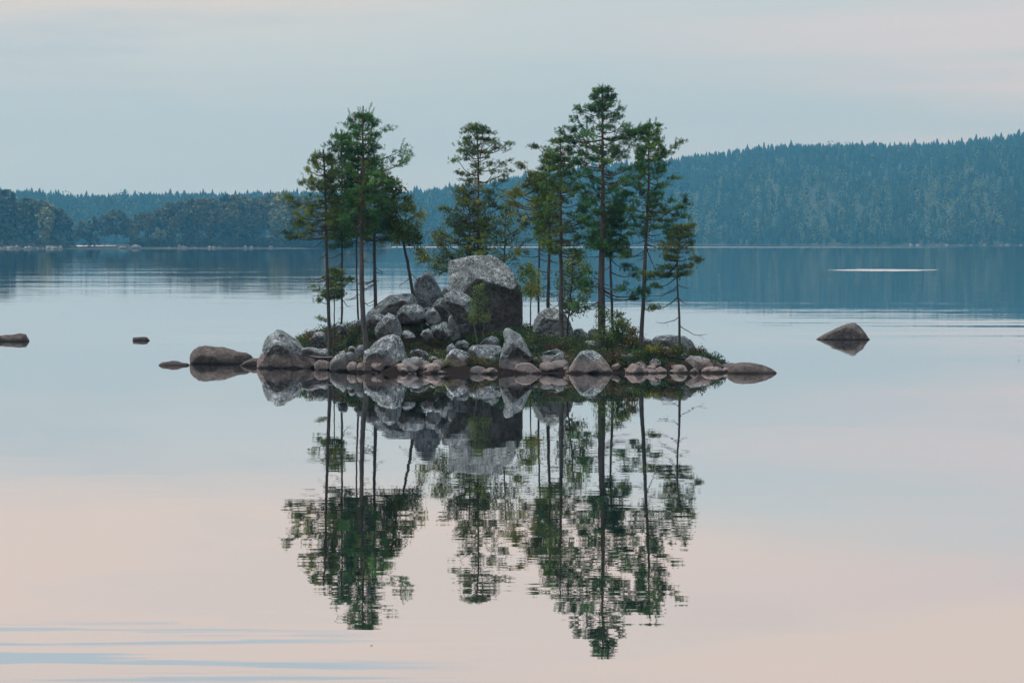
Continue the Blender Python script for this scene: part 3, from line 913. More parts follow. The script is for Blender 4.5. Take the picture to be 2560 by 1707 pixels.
rock('rock', 'R8', 119.5, [(370, 560), (410, 500), (470, 463), (560, 453), (600, 475), (620, 560), (600, 640), (380, 640)], 'brownish low stone right of the smooth oval pink stone', seed=45, sub=4, cat='rock')
rock('boulder', 'R8', 118.9, [(592, 575), (600, 520), (640, 455), (690, 390), (740, 372), (800, 380), (860, 420), (905, 475), (940, 530), (975, 580), (960, 660), (600, 660)],
     'pink-white rounded triangular boulder with a dark gap below, front right of centre', seed=46, sub=6, facets=8, rough=0.6, depth=0.8, recess=[[(712, 580), (750, 558), (810, 548), (860, 562), (885, 585), (880, 640), (715, 640)]], rdepth=0.3)
rock('boulder', 'R8', 125.0, [(295, 260), (300, 200), (312, 130), (350, 68), (420, 33), (480, 33), (560, 78), (610, 150), (635, 225), (650, 320), (300, 330)], 'big round-topped grey boulder among the trunks right of the giant boulder', seed=47, sub=6, facets=8, depth=0.85)
rock('boulder', 'R8', 125.3, [(620, 260), (640, 205), (700, 198), (750, 245), (765, 300), (630, 310)], 'low dark boulder right beside the round-topped boulder', seed=48, sub=4)
rock('boulder', 'R8', 125.8, [(745, 260), (755, 215), (795, 192), (835, 212), (850, 290), (750, 300)], 'small dark rounded boulder left of the thickest pine', seed=49, sub=4)
rock('boulder', 'R8', 125.6, [(885, 270), (905, 235), (960, 212), (1030, 235), (1060, 290), (900, 310)], 'flat dark boulder just right of the thickest pine', seed=50, sub=4)
rock('boulder', 'R8', 123.6, [(1250, 360), (1275, 290), (1310, 262), (1400, 253), (1540, 261), (1600, 300), (1635, 360), (1640, 430), (1260, 450)], 'broad smooth grey hump under the slender rightmost pine', seed=51, depth=0.8)
rock('boulder', 'R8', 122.6, [(930, 400), (945, 350), (1000, 328), (1080, 338), (1110, 390), (1080, 430), (960, 430)], 'flat brownish slab overgrown by heather, between the two tall right pines', seed=52, sub=4)
rock('rock', 'R8', 122.9, [(1190, 320), (1215, 285), (1260, 285), (1290, 320), (1270, 360), (1200, 360)], 'small whitish stone left of the broad smooth hump', seed=42, sub=4, cat='rock')
rock('boulder', 'R8', 120.6, [(1362, 480), (1380, 440), (1420, 418), (1480, 413), (1510, 440), (1515, 500), (1500, 580), (1390, 580)], 'rounded grey boulder half buried in the right shore bank', seed=53, sub=4)
rock('boulder', 'R8', 120.3, [(1540, 530), (1548, 450), (1590, 420), (1680, 428), (1745, 450), (1775, 520), (1760, 610), (1560, 610)], 'wide grey-brown boulder near the right end of the islet', seed=54)
rock('boulder', 'R8', 121.2, [(1700, 500), (1740, 448), (1800, 458), (1850, 495), (1905, 545), (1915, 620), (1720, 620)], 'dark sloping rock at the right tip of the islet', seed=55, sub=4, mat=M_BROWN, cat='rock')
rock('boulder', 'R8', 119.2, [(1672, 585), (1680, 540), (1710, 515), (1800, 508), (1850, 528), (1895, 575), (1880, 650), (1690, 650)], 'low pinkish boulder at the waterline by the right tip', seed=56, sub=4)
rock('rock', 'R8', 119.2, [(1285, 580), (1300, 530), (1345, 508), (1390, 535), (1410, 590), (1390, 640), (1300, 640)], 'pinkish round stone below the half-buried grey boulder', seed=57, sub=4, cat='rock')
rock('rock', 'R8', 118.9, [(1570, 580), (1585, 545), (1620, 520), (1660, 550), (1668, 600), (1640, 650), (1590, 640)], 'small pointed pinkish stone in the water between the two wide right boulders', seed=58, sub=4, cat='rock')
rock('flat_rock', 'R8', 118.9, [(1890, 570), (1900, 510), (1950, 483), (2020, 475), (2120, 485), (2200, 503), (2255, 530), (2295, 558), (2290, 640), (1890, 640)], 'long low brown rock alone in the water off the right tip', seed=59, mat=M_BROWN, cat='rock', depth=0.7)
rock('rock', 'Z4', 158.8, [(235, 365), (330, 302), (440, 250), (530, 210), (600, 190), (640, 190), (690, 225), (740, 290), (785, 360), (780, 440), (240, 440)], 'lone pointed brown rock far out in the water on the right', seed=60, mat=M_BROWN, cat='rock')
rock('rock', 'ZL', 156.0, [(-120, 430), (-110, 365), (0, 347), (100, 335), (200, 330), (290, 312), (340, 320), (385, 325), (430, 415), (420, 520), (-110, 520)], 'flat brown rock cut by the left edge of the photo', seed=61, mat=M_BROWN, cat='rock', sub=5, depth=0.7)
rock('rock', 'ZL', 157.0, [(1948, 425), (1950, 372), (2000, 370), (2100, 364), (2160, 368), (2208, 425), (2200, 480), (1950, 480)], 'tiny square brown rock alone in the water on the left', seed=62, mat=M_BROWN, cat='rock', sub=4)

# small shoreline stones
rock('rock', 'R4', 125.4, [(880, 800), (900, 690), (960, 640), (1060, 660), (1100, 760), (1100, 1000), (960, 1040), (890, 960)], 'dark rock deep in the gap behind the upright slab', seed=77, sub=4, cat='rock')
rock('rock', 'R4', 120.9, [(560, 1230), (590, 1180), (680, 1165), (760, 1190), (800, 1240), (760, 1300), (580, 1300)], 'dark half-buried rock in the brown plants right of the whitish boulder', seed=70, sub=4, cat='rock')
rock('rock', 'R4', 121.9, [(690, 1010), (730, 950), (790, 925), (830, 960), (850, 1040), (780, 1080)], 'small dark rock under the broad pale-topped block', seed=71, sub=4, cat='rock')
rock('rock', 'R4', 121.4, [(1090, 1120), (1120, 1070), (1200, 1060), (1260, 1100), (1250, 1160), (1100, 1160)], 'dark slab in the hollow in front of the rounded boulder', seed=72, sub=4, cat='rock')
rock('rock', 'R8', 122.4, [(700, 330), (730, 300), (800, 296), (850, 320), (860, 350), (710, 350)], 'grey rock just showing in the low shrubs before the thickest pine', seed=73, sub=4, cat='rock')
rock('rock', 'R8', 121.8, [(1290, 400), (1320, 355), (1400, 345), (1440, 380), (1430, 420), (1300, 425)], 'pale rock showing between the yellow-green bush and the dull green bush', seed=74, sub=4, cat='rock')
rock('rock', 'R7', 123.0, [(1040, 250), (1060, 190), (1100, 150), (1160, 165), (1180, 230), (1150, 280), (1050, 280)], 'grey rock on the left crest beside the slender pine', seed=75, sub=4, cat='rock')
rock('rock', 'R7', 123.8, [(1260, 170), (1290, 110), (1340, 90), (1370, 130), (1370, 200), (1270, 210)], 'little brown rock on the crest at the foot of the thin bare pine', seed=76, sub=4, cat='rock')
for s in range(6):
    pass
stone_meshes = []
for s in range(7):
    vv, ff_ = ICO[4]
    q = vv.copy()
    rg = np.random.default_rng(900 + s)
    for k in range(9):
        n = rg.normal(size=3); n /= np.linalg.norm(n)
        q -= np.outer(np.maximum(q @ n - rg.uniform(0.6, 0.85), 0), n)
    for i in range(len(q)):
        q[i] *= 1 + 0.07 * mnoise.noise(Vector(q[i] * 2.5) + Vector((s * 5, 0, 0)))
    me = make_mesh('shore_stone', q, [ff_])
    me.materials.append(M_ROCK)
    stone_meshes.append(me)
# (photo columns, how many, size) of the strips of small stones along the water
rs = random.Random(5)
for (x0, x1, n, s0, s1) in ((775, 850, 18, 0.07, 0.15), (845, 905, 10, 0.06, 0.11), (900, 1010, 10, 0.05, 0.12), (1000, 1085, 24, 0.07, 0.17), (1085, 1130, 12, 0.06, 0.12), (1165, 1250, 18, 0.05, 0.13), (1250, 1345, 16, 0.05, 0.12), (1340, 1420, 18, 0.05, 0.13),
                            (1535, 1645, 50, 0.06, 0.15), (1645, 1720, 26, 0.06, 0.14), (1750, 1830, 18, 0.06, 0.15)):
    for i in range(n):
        px_ = rs.uniform(x0, x1)
        df = np.interp(px_, Df_x[:, 0], Df_x[:, 1])
        if rs.random() < 0.36: continue
        D_ = df + rs.uniform(-0.7, 1.5)
        o = link('shore_stone', rs.choice(stone_meshes), None)
        sz = s0 * 0.7 + (s1 * 2.1 - s0 * 0.7) * rs.random() ** 1.8
        zz = max(float(ground_z(px_, D_)), -0.03)
        o.location = ((px_ - 1280) / FPX * D_, D_, zz + sz * 0.2)
        o.scale = (sz * rs.uniform(0.9, 1.5), sz, sz * rs.uniform(0.6, 0.95))
        o.rotation_euler = (rs.uniform(-.3, .3), rs.uniform(-.3, .3), rs.uniform(0, 6.28))
        tag(o, 'one of the small pinkish stones washed up along the waterline of the islet', 'stone', 'small stones along the waterline')


# ------------------------------------------------------------------ tubes (trunks, limbs)
def tube(pts, rads, sides=7):
    pts = np.asarray(pts, float); rads = np.asarray(rads, float)
    n = len(pts)
    tng = np.gradient(pts, axis=0)
    tng /= np.linalg.norm(tng, axis=1)[:, None] + 1e-9
    ref = np.array([0.0, 1.0, 0.05]) if abs(tng[0][1]) < 0.8 else np.array([1.0, 0, 0])
    u = np.cross(tng, ref); u /= np.linalg.norm(u, axis=1)[:, None] + 1e-9
    v_ = np.cross(tng, u)
    a = np.arange(sides) / sides * 2 * math.pi
    V = pts[:, None, :] + rads[:, None, None] * (np.cos(a)[None, :, None] * u[:, None, :] + np.sin(a)[None, :, None] * v_[:, None, :])
    V = V.reshape(-1, 3)
    F = []
    for i in range(n - 1):
        for j in range(sides):
            F.append((i * sides + j, i * sides + (j + 1) % sides, (i + 1) * sides + (j + 1) % sides, (i + 1) * sides + j))
    return V, np.array(F)


class Acc:
    def __init__(self):
        self.V, self.F, self.n = [], [], 0

    def add(self, V, F):
        self.V.append(V); self.F.append(F + self.n); self.n += len(V)

    def mesh(self, name, smooth=True):
        return make_mesh(name, np.concatenate(self.V), [np.concatenate(self.F)], smooth=smooth)


def needles(rng, pos, dirs, size, K, tints, leaf=False):
    """tufts of thin triangles; pos (N,3), dirs (N,3) unit, size (N,), tints (N,3)"""
    N = len(pos)
    rnd = rng.normal(size=(N, K, 3))
    if leaf:
        off = rnd * size[:, None, None] * 0.55
        c = pos[:, None, :] + off
        a = rng.normal(size=(N, K, 3)); a /= np.linalg.norm(a, axis=2)[..., None]
        b = np.cross(a, rng.normal(size=(N, K, 3))); b /= np.linalg.norm(b, axis=2)[..., None]
        L = size[:, None, None] * rng.uniform(0.25, 0.5, (N, K, 1))
        v0 = c - a * L * 0.6
        v1 = c + b * L * 0.45
        v2 = c + a * L * 0.6
        v3 = c - b * L * 0.45
        V = np.stack([v0, v1, v2, v3], 2).reshape(-1, 3)
        F = np.arange(len(V)).reshape(-1, 4)
        C = np.repeat(tints, K, 0) * rng.uniform(0.7, 1.35, (N * K, 1))
        return V, F, C
    rad = rnd - (rnd * dirs[:, None, :]).sum(2)[..., None] * dirs[:, None, :]
    rad /= np.linalg.norm(rad, axis=2)[..., None] + 1e-9
    along = rng.uniform(-0.5, 0.6, (N, K, 1))
    root = pos[:, None, :] + dirs[:, None, :] * along * size[:, None, None]
    nd = rad * 0.8 + dirs[:, None, :] * rng.uniform(0.4, 1.1, (N, K, 1))
    nd /= np.linalg.norm(nd, axis=2)[..., None]
    L = size[:, None, None] * rng.uniform(0.6, 1.0, (N, K, 1))
    tip = root + nd * L
    side = np.cross(nd, rng.normal(size=(N, K, 3))); side /= np.linalg.norm(side, axis=2)[..., None] + 1e-9
    wdt = size[:, None, None] * 0.11
    mid = root + nd * L * 0.5
    V = np.stack([root + side * wdt * 0.6, tip, mid - side * wdt], 2).reshape(-1, 3)
    F = np.arange(len(V)).reshape(-1, 3)
    C = np.repeat(tints, K, 0) * rng.uniform(0.75, 1.3, (N * K, 1))
    return V, F, C


GREEN = np.array([0.040, 0.075, 0.030])
DEEP = np.array([0.024, 0.055, 0.026])
OLIVE = np.array([0.085, 0.098, 0.030])
BIRCHG = np.array([0.095, 0.135, 0.040])


def tree(name, D, trunk_px, w0, w1, left, right, crown_lo, label, col=GREEN, kind='pine', seed=1, dens=1.0, bark=None,
         clump=1.0, dead=0, droop=0.0, boughs=(), group=None, base_z=None, rand_len=(0.55, 1.08), tuft=0.088, depthw=0.85, cat='tree', top_spike=True, gaps=(), spiky=0.0):
    """trunk_px: photo points from base to top; left/right: (photo y, photo x) outline of the crown"""
    rng = np.random.default_rng(seed)
    tp = np.array([P(x, y, D) for x, y in trunk_px])
    gz = float(ground_z(trunk_px[0][0], D))
    zb = min(tp[0][2], gz) - 0.12 if base_z is None else base_z
    base = np.array([tp[0][0], D, zb])
    root = empty(name, base)
    tag(root, label, cat, group)
    # trunk path with a little natural wobble
    zs = tp[:, 2]
    n = 26
    z = np.linspace(zb, zs[-1], n)
    x = np.interp(z, zs, tp[:, 0]) + np.cumsum(rng.normal(0, 0.006, n))
    y = D + np.cumsum(rng.normal(0, 0.012, n))
    path = np.stack([x, y, z], -1) - base
    m2 = 9600.0 / D
    q = np.linspace(0, 1, n)
    rad = (w0 + (w1 - w0) * q ** 1.1) / 2 / m2
    rad[0] *= 1.35; rad[1] *= 1.08
    V, F = tube(path, rad, 9)
    V += rng.normal(0, 1, V.shape) * np.repeat(rad, 9)[:, None] * 0.06
    link('trunk', make_mesh('trunk', V, F), bark or M_BARK, root)
    tz = path[:, 2]

    def trunk_at(zw):
        zl = zw - base[2]
        return np.array([np.interp(zl, tz, path[:, 0]), np.interp(zl, tz, path[:, 1]), zl])

    def y2z(py): return CAM_H - (py - HORIZON) / FPX * D
    lo, hi = y2z(crown_lo), zs[-1]
    L = np.array(sorted([(y2z(a), (b - 1280) / FPX * D) for a, b in left]))
    R = np.array(sorted([(y2z(a), (b - 1280) / FPX * D) for a, b in right]))
    limbs = Acc()
    tpos, tdir, tsz, tsh = [], [], [], []

    def branch(z_att, azim, reach, rise, dens_=1.0, thick=None, z_tip=None, foliage=True, start=None):
        """one limb from the trunk; reach = horizontal length in metres"""
        a = trunk_at(z_att) if start is None else start
        hd = np.array([math.cos(azim), math.sin(azim), 0.0])
        m_ = 7
        s = np.linspace(0, 1, m_)
        if z_tip is not None:
            rise = z_tip - (a[2] + base[2])
        curve = rise * (s ** 1.5) if rise > 0 else rise * (s ** 0.8)
        sag = -0.10 * reach * np.sin(s * math.pi) - droop * reach * s ** 2
        side = np.cross(hd, [0, 0, 1])
        wob = np.cumsum(rng.normal(0, 0.035 * reach, m_)); wob -= wob[0]
        pts = a + hd * reach * s[:, None] + np.outer(curve + sag, [0, 0, 1]) + np.outer(wob * 0.6, side) + np.outer(np.cumsum(rng.normal(0, 0.02 * reach, m_)), [0, 0, 1])
        pts[0] = a
        th = thick or (0.010 + 0.012 * reach)
        limbs.add(*tube(pts, th * (1 - 0.8 * s) + 0.003, 4))
        if not foliage:
            for k in range(2):
                i = rng.integers(2, m_ - 1)
                dd = hd * rng.uniform(0.2, 0.6) + side * rng.uniform(-.6, .6) + np.array([0, 0, rng.uniform(-.4, .2)])
                limbs.add(*tube(np.array([pts[i], pts[i] + dd * reach * 0.3, pts[i] + dd * reach * 0.5 - [0, 0, 0.04]]), np.array([0.005, 0.004, 0.002]), 3))
            return
        # side twigs with shoots
        nt = max(3, int(round((6 + 13 * reach) * dens_ * clump * (0.265 if kind != 'birch' else 0.75))))
        for k in range(nt):
            f = rng.beta(2.4, 1.1)
            f = min(0.3 + 0.72 * f, 1.0)
            i = f * (m_ - 1)
            i0 = min(int(i), m_ - 2)
            p = pts[i0] * (1 - (i - i0)) + pts[i0 + 1] * (i - i0)
            sgn = rng.choice([-1, 1])
            dd = hd * rng.uniform(0.35, 1.0) + side * sgn * rng.uniform(0.1, 1.1) + np.array([0, 0, (rng.uniform(-0.35, 0.95) if kind == 'birch' else rng.uniform(-0.15, 0.7)) - droop * 2.2])
            dd /= np.linalg.norm(dd)
            tw = rng.uniform(0.5, 1.5)
            ln = min(rng.uniform(0.16, 0.52) * (0.55 + 0.5 * reach) * (1.25 - 0.6 * f), 0.6) * min(1.0, max(0.3, (hi - z_att) / 1.3)) + 0.05
            e = p + dd * ln
            limbs.add(*tube(np.array([p, p + dd * ln * 0.55, e]), np.array([0.006, 0.005, 0.003]), 3))
            if kind == 'birch':
                ns = max(2, int(round(ln / 0.10)))
                for j in range(ns):
                    g = (j + rng.random() * 0.7 + 0.25) / ns
                    d2 = dd * 0.7 + rng.normal(0, 0.45, 3) + np.array([0, 0, 0.35 - droop * 3])
                    d2 /= np.linalg.norm(d2)
                    tpos.append(p + dd * ln * g + d2 * 0.05); tdir.append(d2); tsz.append(tuft * rng.uniform(0.7, 1.25))
            else:
                ns = rng.integers(8, 14)
                cen = p + dd * ln * rng.uniform(0.7, 1.0)
                for j in range(ns):
                    d2 = dd * 0.6 + rng.normal(0, 0.55, 3) + np.array([0, 0, 0.45])
                    d2 /= np.linalg.norm(d2)
                    tpos.append(cen + rng.normal(0, 0.050, 3) * np.array([1.6, 1.6, 0.6])); tdir.append(d2); tsz.append(tuft * rng.uniform(0.7, 1.2))
                    tsh.extend([1.0] * (len(tpos) - 1 - len(tsh)) + [tw])
        tpos.append(pts[-1]); tdir.append(hd * 0.5 + np.array([0, 0, 0.6])); tsz.append(tuft * 1.3)
        if spiky and rng.random() < 0.8:
            d3 = hd * rng.uniform(0.1, 0.5) + np.array([0, 0, 1.0]) + side * rng.normal(0, 0.15)
            d3 /= np.linalg.norm(d3)
            ln = spiky * rng.uniform(0.5, 1.1)
            limbs.add(*tube(np.array([pts[-1], pts[-1] + d3 * ln * 0.5, pts[-1] + d3 * ln]), np.array([0.005, 0.004, 0.002]), 3))
            for j in range(int(ln / 0.06) + 1):
                tpos.append(pts[-1] + d3 * ln * (j / (ln / 0.06 + 0.01))); tdir.append(d3 + rng.normal(0, 0.12, 3)); tsz.append(tuft * 0.85)

    H = hi - lo
    zc = lo
    while zc < hi - 0.12:
        f = (zc - lo) / max(H, 0.1)
        if any(y2z(b) < zc < y2z(a) for a, b in gaps):
            zc += 0.12
            continue
        nb = rng.integers(3, 6) if kind == 'birch' else rng.integers(4, 6)
        a0 = rng.uniform(0, 6.28)
        for k in range(nb):
            azm = a0 + 2 * math.pi * k / nb + rng.normal(0, 0.3)
            ca, sa = math.cos(azm), math.sin(azm)
            ztip = zc + rng.uniform(-0.05, 0.1)
            tx = trunk_at(zc)[0] + base[0]
            ext = (np.interp(ztip, R[:, 0], R[:, 1]) - tx) if ca > 0 else (tx - np.interp(ztip, L[:, 0], L[:, 1]))
            ext = max(ext, 0.05)
            wid = (np.interp(ztip, R[:, 0], R[:, 1]) - np.interp(ztip, L[:, 0], L[:, 1])) / 2
            reach = 1 / math.sqrt((ca / ext) ** 2 + (sa / max(wid * depthw, 0.08)) ** 2)
            reach *= rng.uniform(*rand_len)
            reach = max(reach, 0.06)
            up = (0.75 * f ** 1.5 + 0.05) * reach * rng.uniform(0.5, 1.3)
            up = min(up, (hi - zc) * 1.2 + 0.05)
            zt_ = zc + up * 0.4
            ext2 = (np.interp(zt_, R[:, 0], R[:, 1]) - tx) if ca > 0 else (tx - np.interp(zt_, L[:, 0], L[:, 1]))
            if reach * abs(ca) > ext2 + 0.04:
                up *= 0.35
            if zc > hi - 0.7:
                reach = min(reach, 0.10 + (hi - zc) * 0.62)
            if kind == 'birch':
                up = reach * rng.uniform(0.3, 0.9)
            za = min(max(zc - up * 0.6, zb + 0.3), hi - 0.03)
            branch(za, azm, reach, up, dens)
        zc += rng.uniform(0.15, 0.26) if kind == 'birch' else rng.uniform(0.16, 0.29)
    # leader shoots at the very top
    if top_spike:
        for k in range(12):
            zz_ = hi - 0.45 * k / 11
            p = trunk_at(zz_)
            d2 = np.array([rng.normal(0, .15), rng.normal(0, .15), 1.0]); d2 /= np.linalg.norm(d2)
            tpos.append(p); tdir.append(d2); tsz.append(tuft * rng.uniform(0.5, 0.8))
    # named boughs: (attach y, tip x, tip y, depth direction, density)
    for (ya, tx, ty, dy, dn) in boughs:
        za = y2z(ya)
        a = trunk_at(za)
        tip = P(tx, ty, D)
        ex = tip[0] - (a[0] + base[0])
        reach = math.hypot(ex, dy)
        branch(za, math.atan2(dy, ex), reach, 0, dn, z_tip=tip[2])
    # dead lower limbs
    for k in range(dead):
        za = rng.uniform(max(y2z(crown_lo) - 2.2, zb + 0.6), y2z(crown_lo) + 0.8)
        r_ = rng.uniform(0.25, 0.9)
        branch(za, rng.uniform(0, 6.28), r_, -rng.uniform(0.0, 0.4) * r_, foliage=False, thick=0.012)
    lo_ = limbs.mesh('branches')
    ob = link('branches', lo_, bark or M_BARK, root)
    ob['kind'] = 'stuff'
    tsh = np.array([tsh[i] if i < len(tsh) else 1.0 for i in range(len(tpos))])
    tpos = np.array(tpos); tdir = np.array(tdir); tsz = np.array(tsz)
    tdir /= np.linalg.norm(tdir, axis=1)[:, None]
    cv = np.array([mnoise.noise(Vector(p * 1.3) + Vector((seed * 2.3, 0, 0))) for p in tpos])
    tint = col * (2.4 if kind != 'birch' else 1.95) * np.array([1.10, 1.10, 0.90]) * (1 + 0.8 * cv[:, None]) * rng.uniform(0.75, 1.25, (len(tpos), 1)) * tsh[:, None]
    warm = np.clip(cv * 2.2 - 0.25, 0, 1)[:, None]
    tint = tint * (1 - warm) + (tint * np.array([1.5, 1.12, 0.8])) * warm
    if kind == 'birch':
        V, F, C = needles(rng, tpos, tdir, tsz, 7, tint, leaf=True)
        me = make_mesh('crown', V, [F], smooth=False, color=C)
        link('crown', me, M_LEAF, root)
    else:
        V, F, C = needles(rng, tpos, tdir, tsz, 14, tint)
        me = make_mesh('crown', V, [F], smooth=False, color=C)
        link('crown', me, M_NEEDLE, root)
    return root


# ------- left group
tree('pine_tree', 122.6, [(823, 832), (818, 700), (814, 583), (811, 430), (809, 374)], 10, 4,
     [(374, 800), (390, 778), (402, 765), (425, 775), (440, 750), (450, 745), (465, 762), (478, 727), (506, 721), (520, 740), (537, 724), (561, 732), (590, 727), (600, 770)],
     [(374, 815), (400, 832), (440, 842), (480, 850), (520, 842), (560, 850), (600, 838)], 592,
     'leftmost pine of the islet, slim bare trunk and crown swept to the left', col=np.array([0.052, 0.078, 0.028]), seed=11, spiky=0.25, dead=14, bark=M_DARKBARK,
     boughs=((700, 800, 722, -0.2, 0.5), (690, 842, 690, -0.3, 0.6), (760, 800, 756, 0.2, 0.5), (800, 812, 806, 0.1, 0.4)))
tree('pine_tree', 124.4, [(853, 812), (854, 700), (855, 583), (853, 430), (852, 326)], 6, 3,
     [(326, 848), (345, 838), (362, 828), (380, 822), (410, 820), (450, 812), (500, 820), (560, 822), (620, 835)],
     [(326, 856), (345, 868), (370, 872), (420, 880), (480, 885), (540, 890), (600, 880), (620, 870)], 618,
     'slender pine with a pointed top between the leftmost pine and the dense green pine', col=DEEP, seed=12, spiky=0.35, dead=9, bark=M_DARKBARK, dens=0.8)
tree('pine_sapling', 123.4, [(834, 828), (834, 760), (836, 700), (832, 672)], 4, 1.5,
     [(672, 822), (700, 812), (730, 797), (760, 812), (790, 808), (815, 812)], [(672, 838), (690, 860), (720, 850), (780, 842), (815, 838)], 745,
     'small bent pine sapling at the feet of the leftmost pines', col=np.array([0.06, 0.09, 0.035]), seed=13, dens=0.2, rand_len=(0.35, 0.85), boughs=((715, 884, 690, -0.2, 0.8), (700, 868, 700, 0.1, 0.6)), bark=M_DARKBARK)
tree('pine_tree', 124.6, [(898, 800), (893, 690), (891, 583), (893, 480), (896, 370)], 5, 2.5,
     [(370, 885), (450, 870), (520, 865), (600, 872)], [(370, 905), (450, 915), (520, 912), (600, 905)], 590,
     'thin pine with a bare trunk close behind the dense green pine', col=DEEP, seed=14, spiky=0.25, dens=0.6, dead=8, bark=M_DARKBARK)
tree('spruce_tree', 120.8, [(918, 872), (909, 794), (905, 690), (903, 583), (906, 430), (906, 267)], 15, 3,
     [(267, 902), (290, 894), (310, 874), (335, 868), (360, 872), (385, 868), (410, 858), (440, 836), (470, 838), (500, 834), (530, 828), (560, 845), (600, 850)],
     [(267, 910), (290, 920), (305, 932), (320, 945), (345, 962), (362, 950), (374, 995), (388, 965), (408, 1000), (425, 962), (445, 985), (470, 975), (500, 965), (530, 950), (565, 935), (600, 930)], 590,
     'tallest tree of the left group, a dense green conifer with upturned branch tips', col=np.array([0.034, 0.085, 0.034]), seed=15, spiky=0.42, dens=1.1, dead=22, rand_len=(0.35, 1.0),
     boughs=((395, 1000, 373, 0.1, 1.3), (425, 1001, 408, -0.2, 1.3), (360, 962, 318, 0.1, 1.0), (345, 872, 304, 0.0, 1.0), (365, 846, 352, -0.1, 1.0)))
tree('pine_tree', 124.8, [(937, 775), (936, 690), (935, 583), (936, 490), (938, 400)], 10, 4,
     [(400, 925), (450, 905), (520, 902), (590, 905)], [(400, 950), (450, 978), (500, 975), (560, 965), (600, 960)], 600,
     'pine with a dark straight trunk and dead twigs left of the sloping slab', col=GREEN, seed=16, dens=0.8, dead=26, bark=M_DARKBARK)
tree('birch_tree', 125.2, [(1035, 745), (1022, 655), (1007, 590), (994, 550), (985, 500), (980, 440)], 10, 3,
     [(440, 968), (470, 958), (500, 952), (540, 958), (580, 975)], [(440, 992), (470, 1022), (500, 1043), (530, 1045), (570, 1030), (600, 1040)], 590,
     'leaning birch with hanging twigs beside the dark standing boulder', col=BIRCHG * 0.8, kind='birch', seed=17, dens=1.3, droop=0.30, bark=M_DARKBARK, tuft=0.14, dead=6,
     boughs=((570, 1051, 614, -0.1, 0.5), (520, 1045, 575, 0.1, 1.2), (560, 960, 590, 0.1, 0.8)))
# ------- centre
tree('pine_tree', 128.0, [(1193, 790), (1193, 700), (1192, 618), (1192, 480), (1192, 400), (1187, 307)], 9, 3,
     [(307, 1180), (325, 1160), (338, 1123), (354, 1112), (370, 1128), (384, 1130), (400, 1141), (419, 1117), (447, 1111), (458, 1160), (466, 1122), (485, 1130), (505, 1108), (534, 1112), (553, 1102), (580, 1118), (618, 1121), (650, 1090)],
     [(307, 1192), (319, 1249), (340, 1258), (354, 1271), (373, 1262), (388, 1240), (398, 1279), (432, 1288), (460, 1271), (488, 1242), (510, 1232), (531, 1251), (557, 1223), (605, 1219), (650, 1215)], 640,
     'tall open-crowned pine rising right behind the giant boulder', col=np.array([0.042, 0.068, 0.028]), seed=18, dens=0.95, dead=8, rand_len=(0.45, 1.0), gaps=((446, 462),), top_spike=False)
tree('birch_tree', 128.6, [(1168, 800), (1172, 680), (1174, 600), (1174, 540), (1166, 490), (1155, 465)], 6, 2,
     [(465, 1140), (510, 1112), (560, 1102), (610, 1095), (652, 1066), (680, 1108)], [(465, 1180), (520, 1200), (580, 1215), (640, 1200), (680, 1150)], 672,
     'bushy small tree with olive leaves left behind the giant boulder', col=np.array([0.06, 0.085, 0.032]), kind='birch', seed=19, dens=0.55, tuft=0.13, bark=M_DARKBARK,
     boughs=((640, 1064, 652, 0.0, 1.6), (660, 1090, 672, 0.0, 1.2), (600, 1104, 585, 0.1, 1.0)))
tree('birch_tree', 127.9, [(1262, 800), (1262, 700), (1262, 640), (1265, 560), (1268, 510)], 5, 2,
     [(510, 1255), (535, 1246), (560, 1236), (585, 1228), (610, 1232), (650, 1240)], [(510, 1285), (540, 1305), (570, 1318), (600, 1316), (625, 1322), (655, 1300)], 648,
     'small yellowish-green birch right behind the giant boulder', col=np.array([0.080, 0.110, 0.035]), kind='birch', seed=20, dens=0.5, tuft=0.12, bark=M_DARKBARK)
tree('pine_tree', 126.4, [(1345, 822), (1347, 692), (1350, 583), (1346, 520), (1340, 430)], 6, 2.5,
     [(405, 1300), (425, 1300), (450, 1290), (470, 1272), (500, 1268), (530, 1275), (560, 1290), (600, 1300)], [(430, 1352), (470, 1358), (520, 1362), (560, 1365), (600, 1360)], 566,
     'thin pine with yellowing needles in the middle group', col=np.array([0.098, 0.110, 0.034]), seed=21, dens=1.0, dead=14, tuft=0.095, bark=M_DARKBARK,
     boughs=((445, 1303, 412, 0.0, 1.4), (640, 1300, 632, -.2, 1.0), (622, 1380, 630, 0.1, 0.8), (470, 1275, 480, -.1, 1.4)))
tree('pine_tree', 126.0, [(1372, 782), (1373, 692), (1375, 583), (1374, 500), (1376, 380)], 10, 3,
     [(380, 1365), (420, 1352), (450, 1340), (500, 1345), (560, 1350), (600, 1345)], [(380, 1388), (420, 1395), (470, 1405), (540, 1400), (600, 1395)], 610,
     'straight pine standing on top of the round grey boulder', col=np.array([0.055, 0.09, 0.034]), seed=22, dens=0.9, dead=16)
tree('pine_tree', 122.8, [(1404, 835), (1404, 760), (1403, 692), (1402, 583), (1402, 470), (1403, 400), (1402, 345)], 13, 2.5,
     [(345, 1392), (358, 1372), (367, 1344), (382, 1352), (396, 1365), (407, 1342), (420, 1370), (440, 1350), (470, 1362), (500, 1350), (560, 1355), (600, 1350), (640, 1370)],
     [(345, 1412), (380, 1428), (420, 1432), (450, 1445), (490, 1462), (520, 1455), (560, 1478), (600, 1468), (640, 1440)], 630,
     'tall scaly-barked pine in front of the round grey boulder', col=np.array([0.040, 0.078, 0.030]), seed=23, dens=0.85, dead=18,
     boughs=((600, 1478, 560, 0.2, 1.2), (640, 1448, 640, -0.2, 1.0), (395, 1342, 362, 0.1, 1.0)))
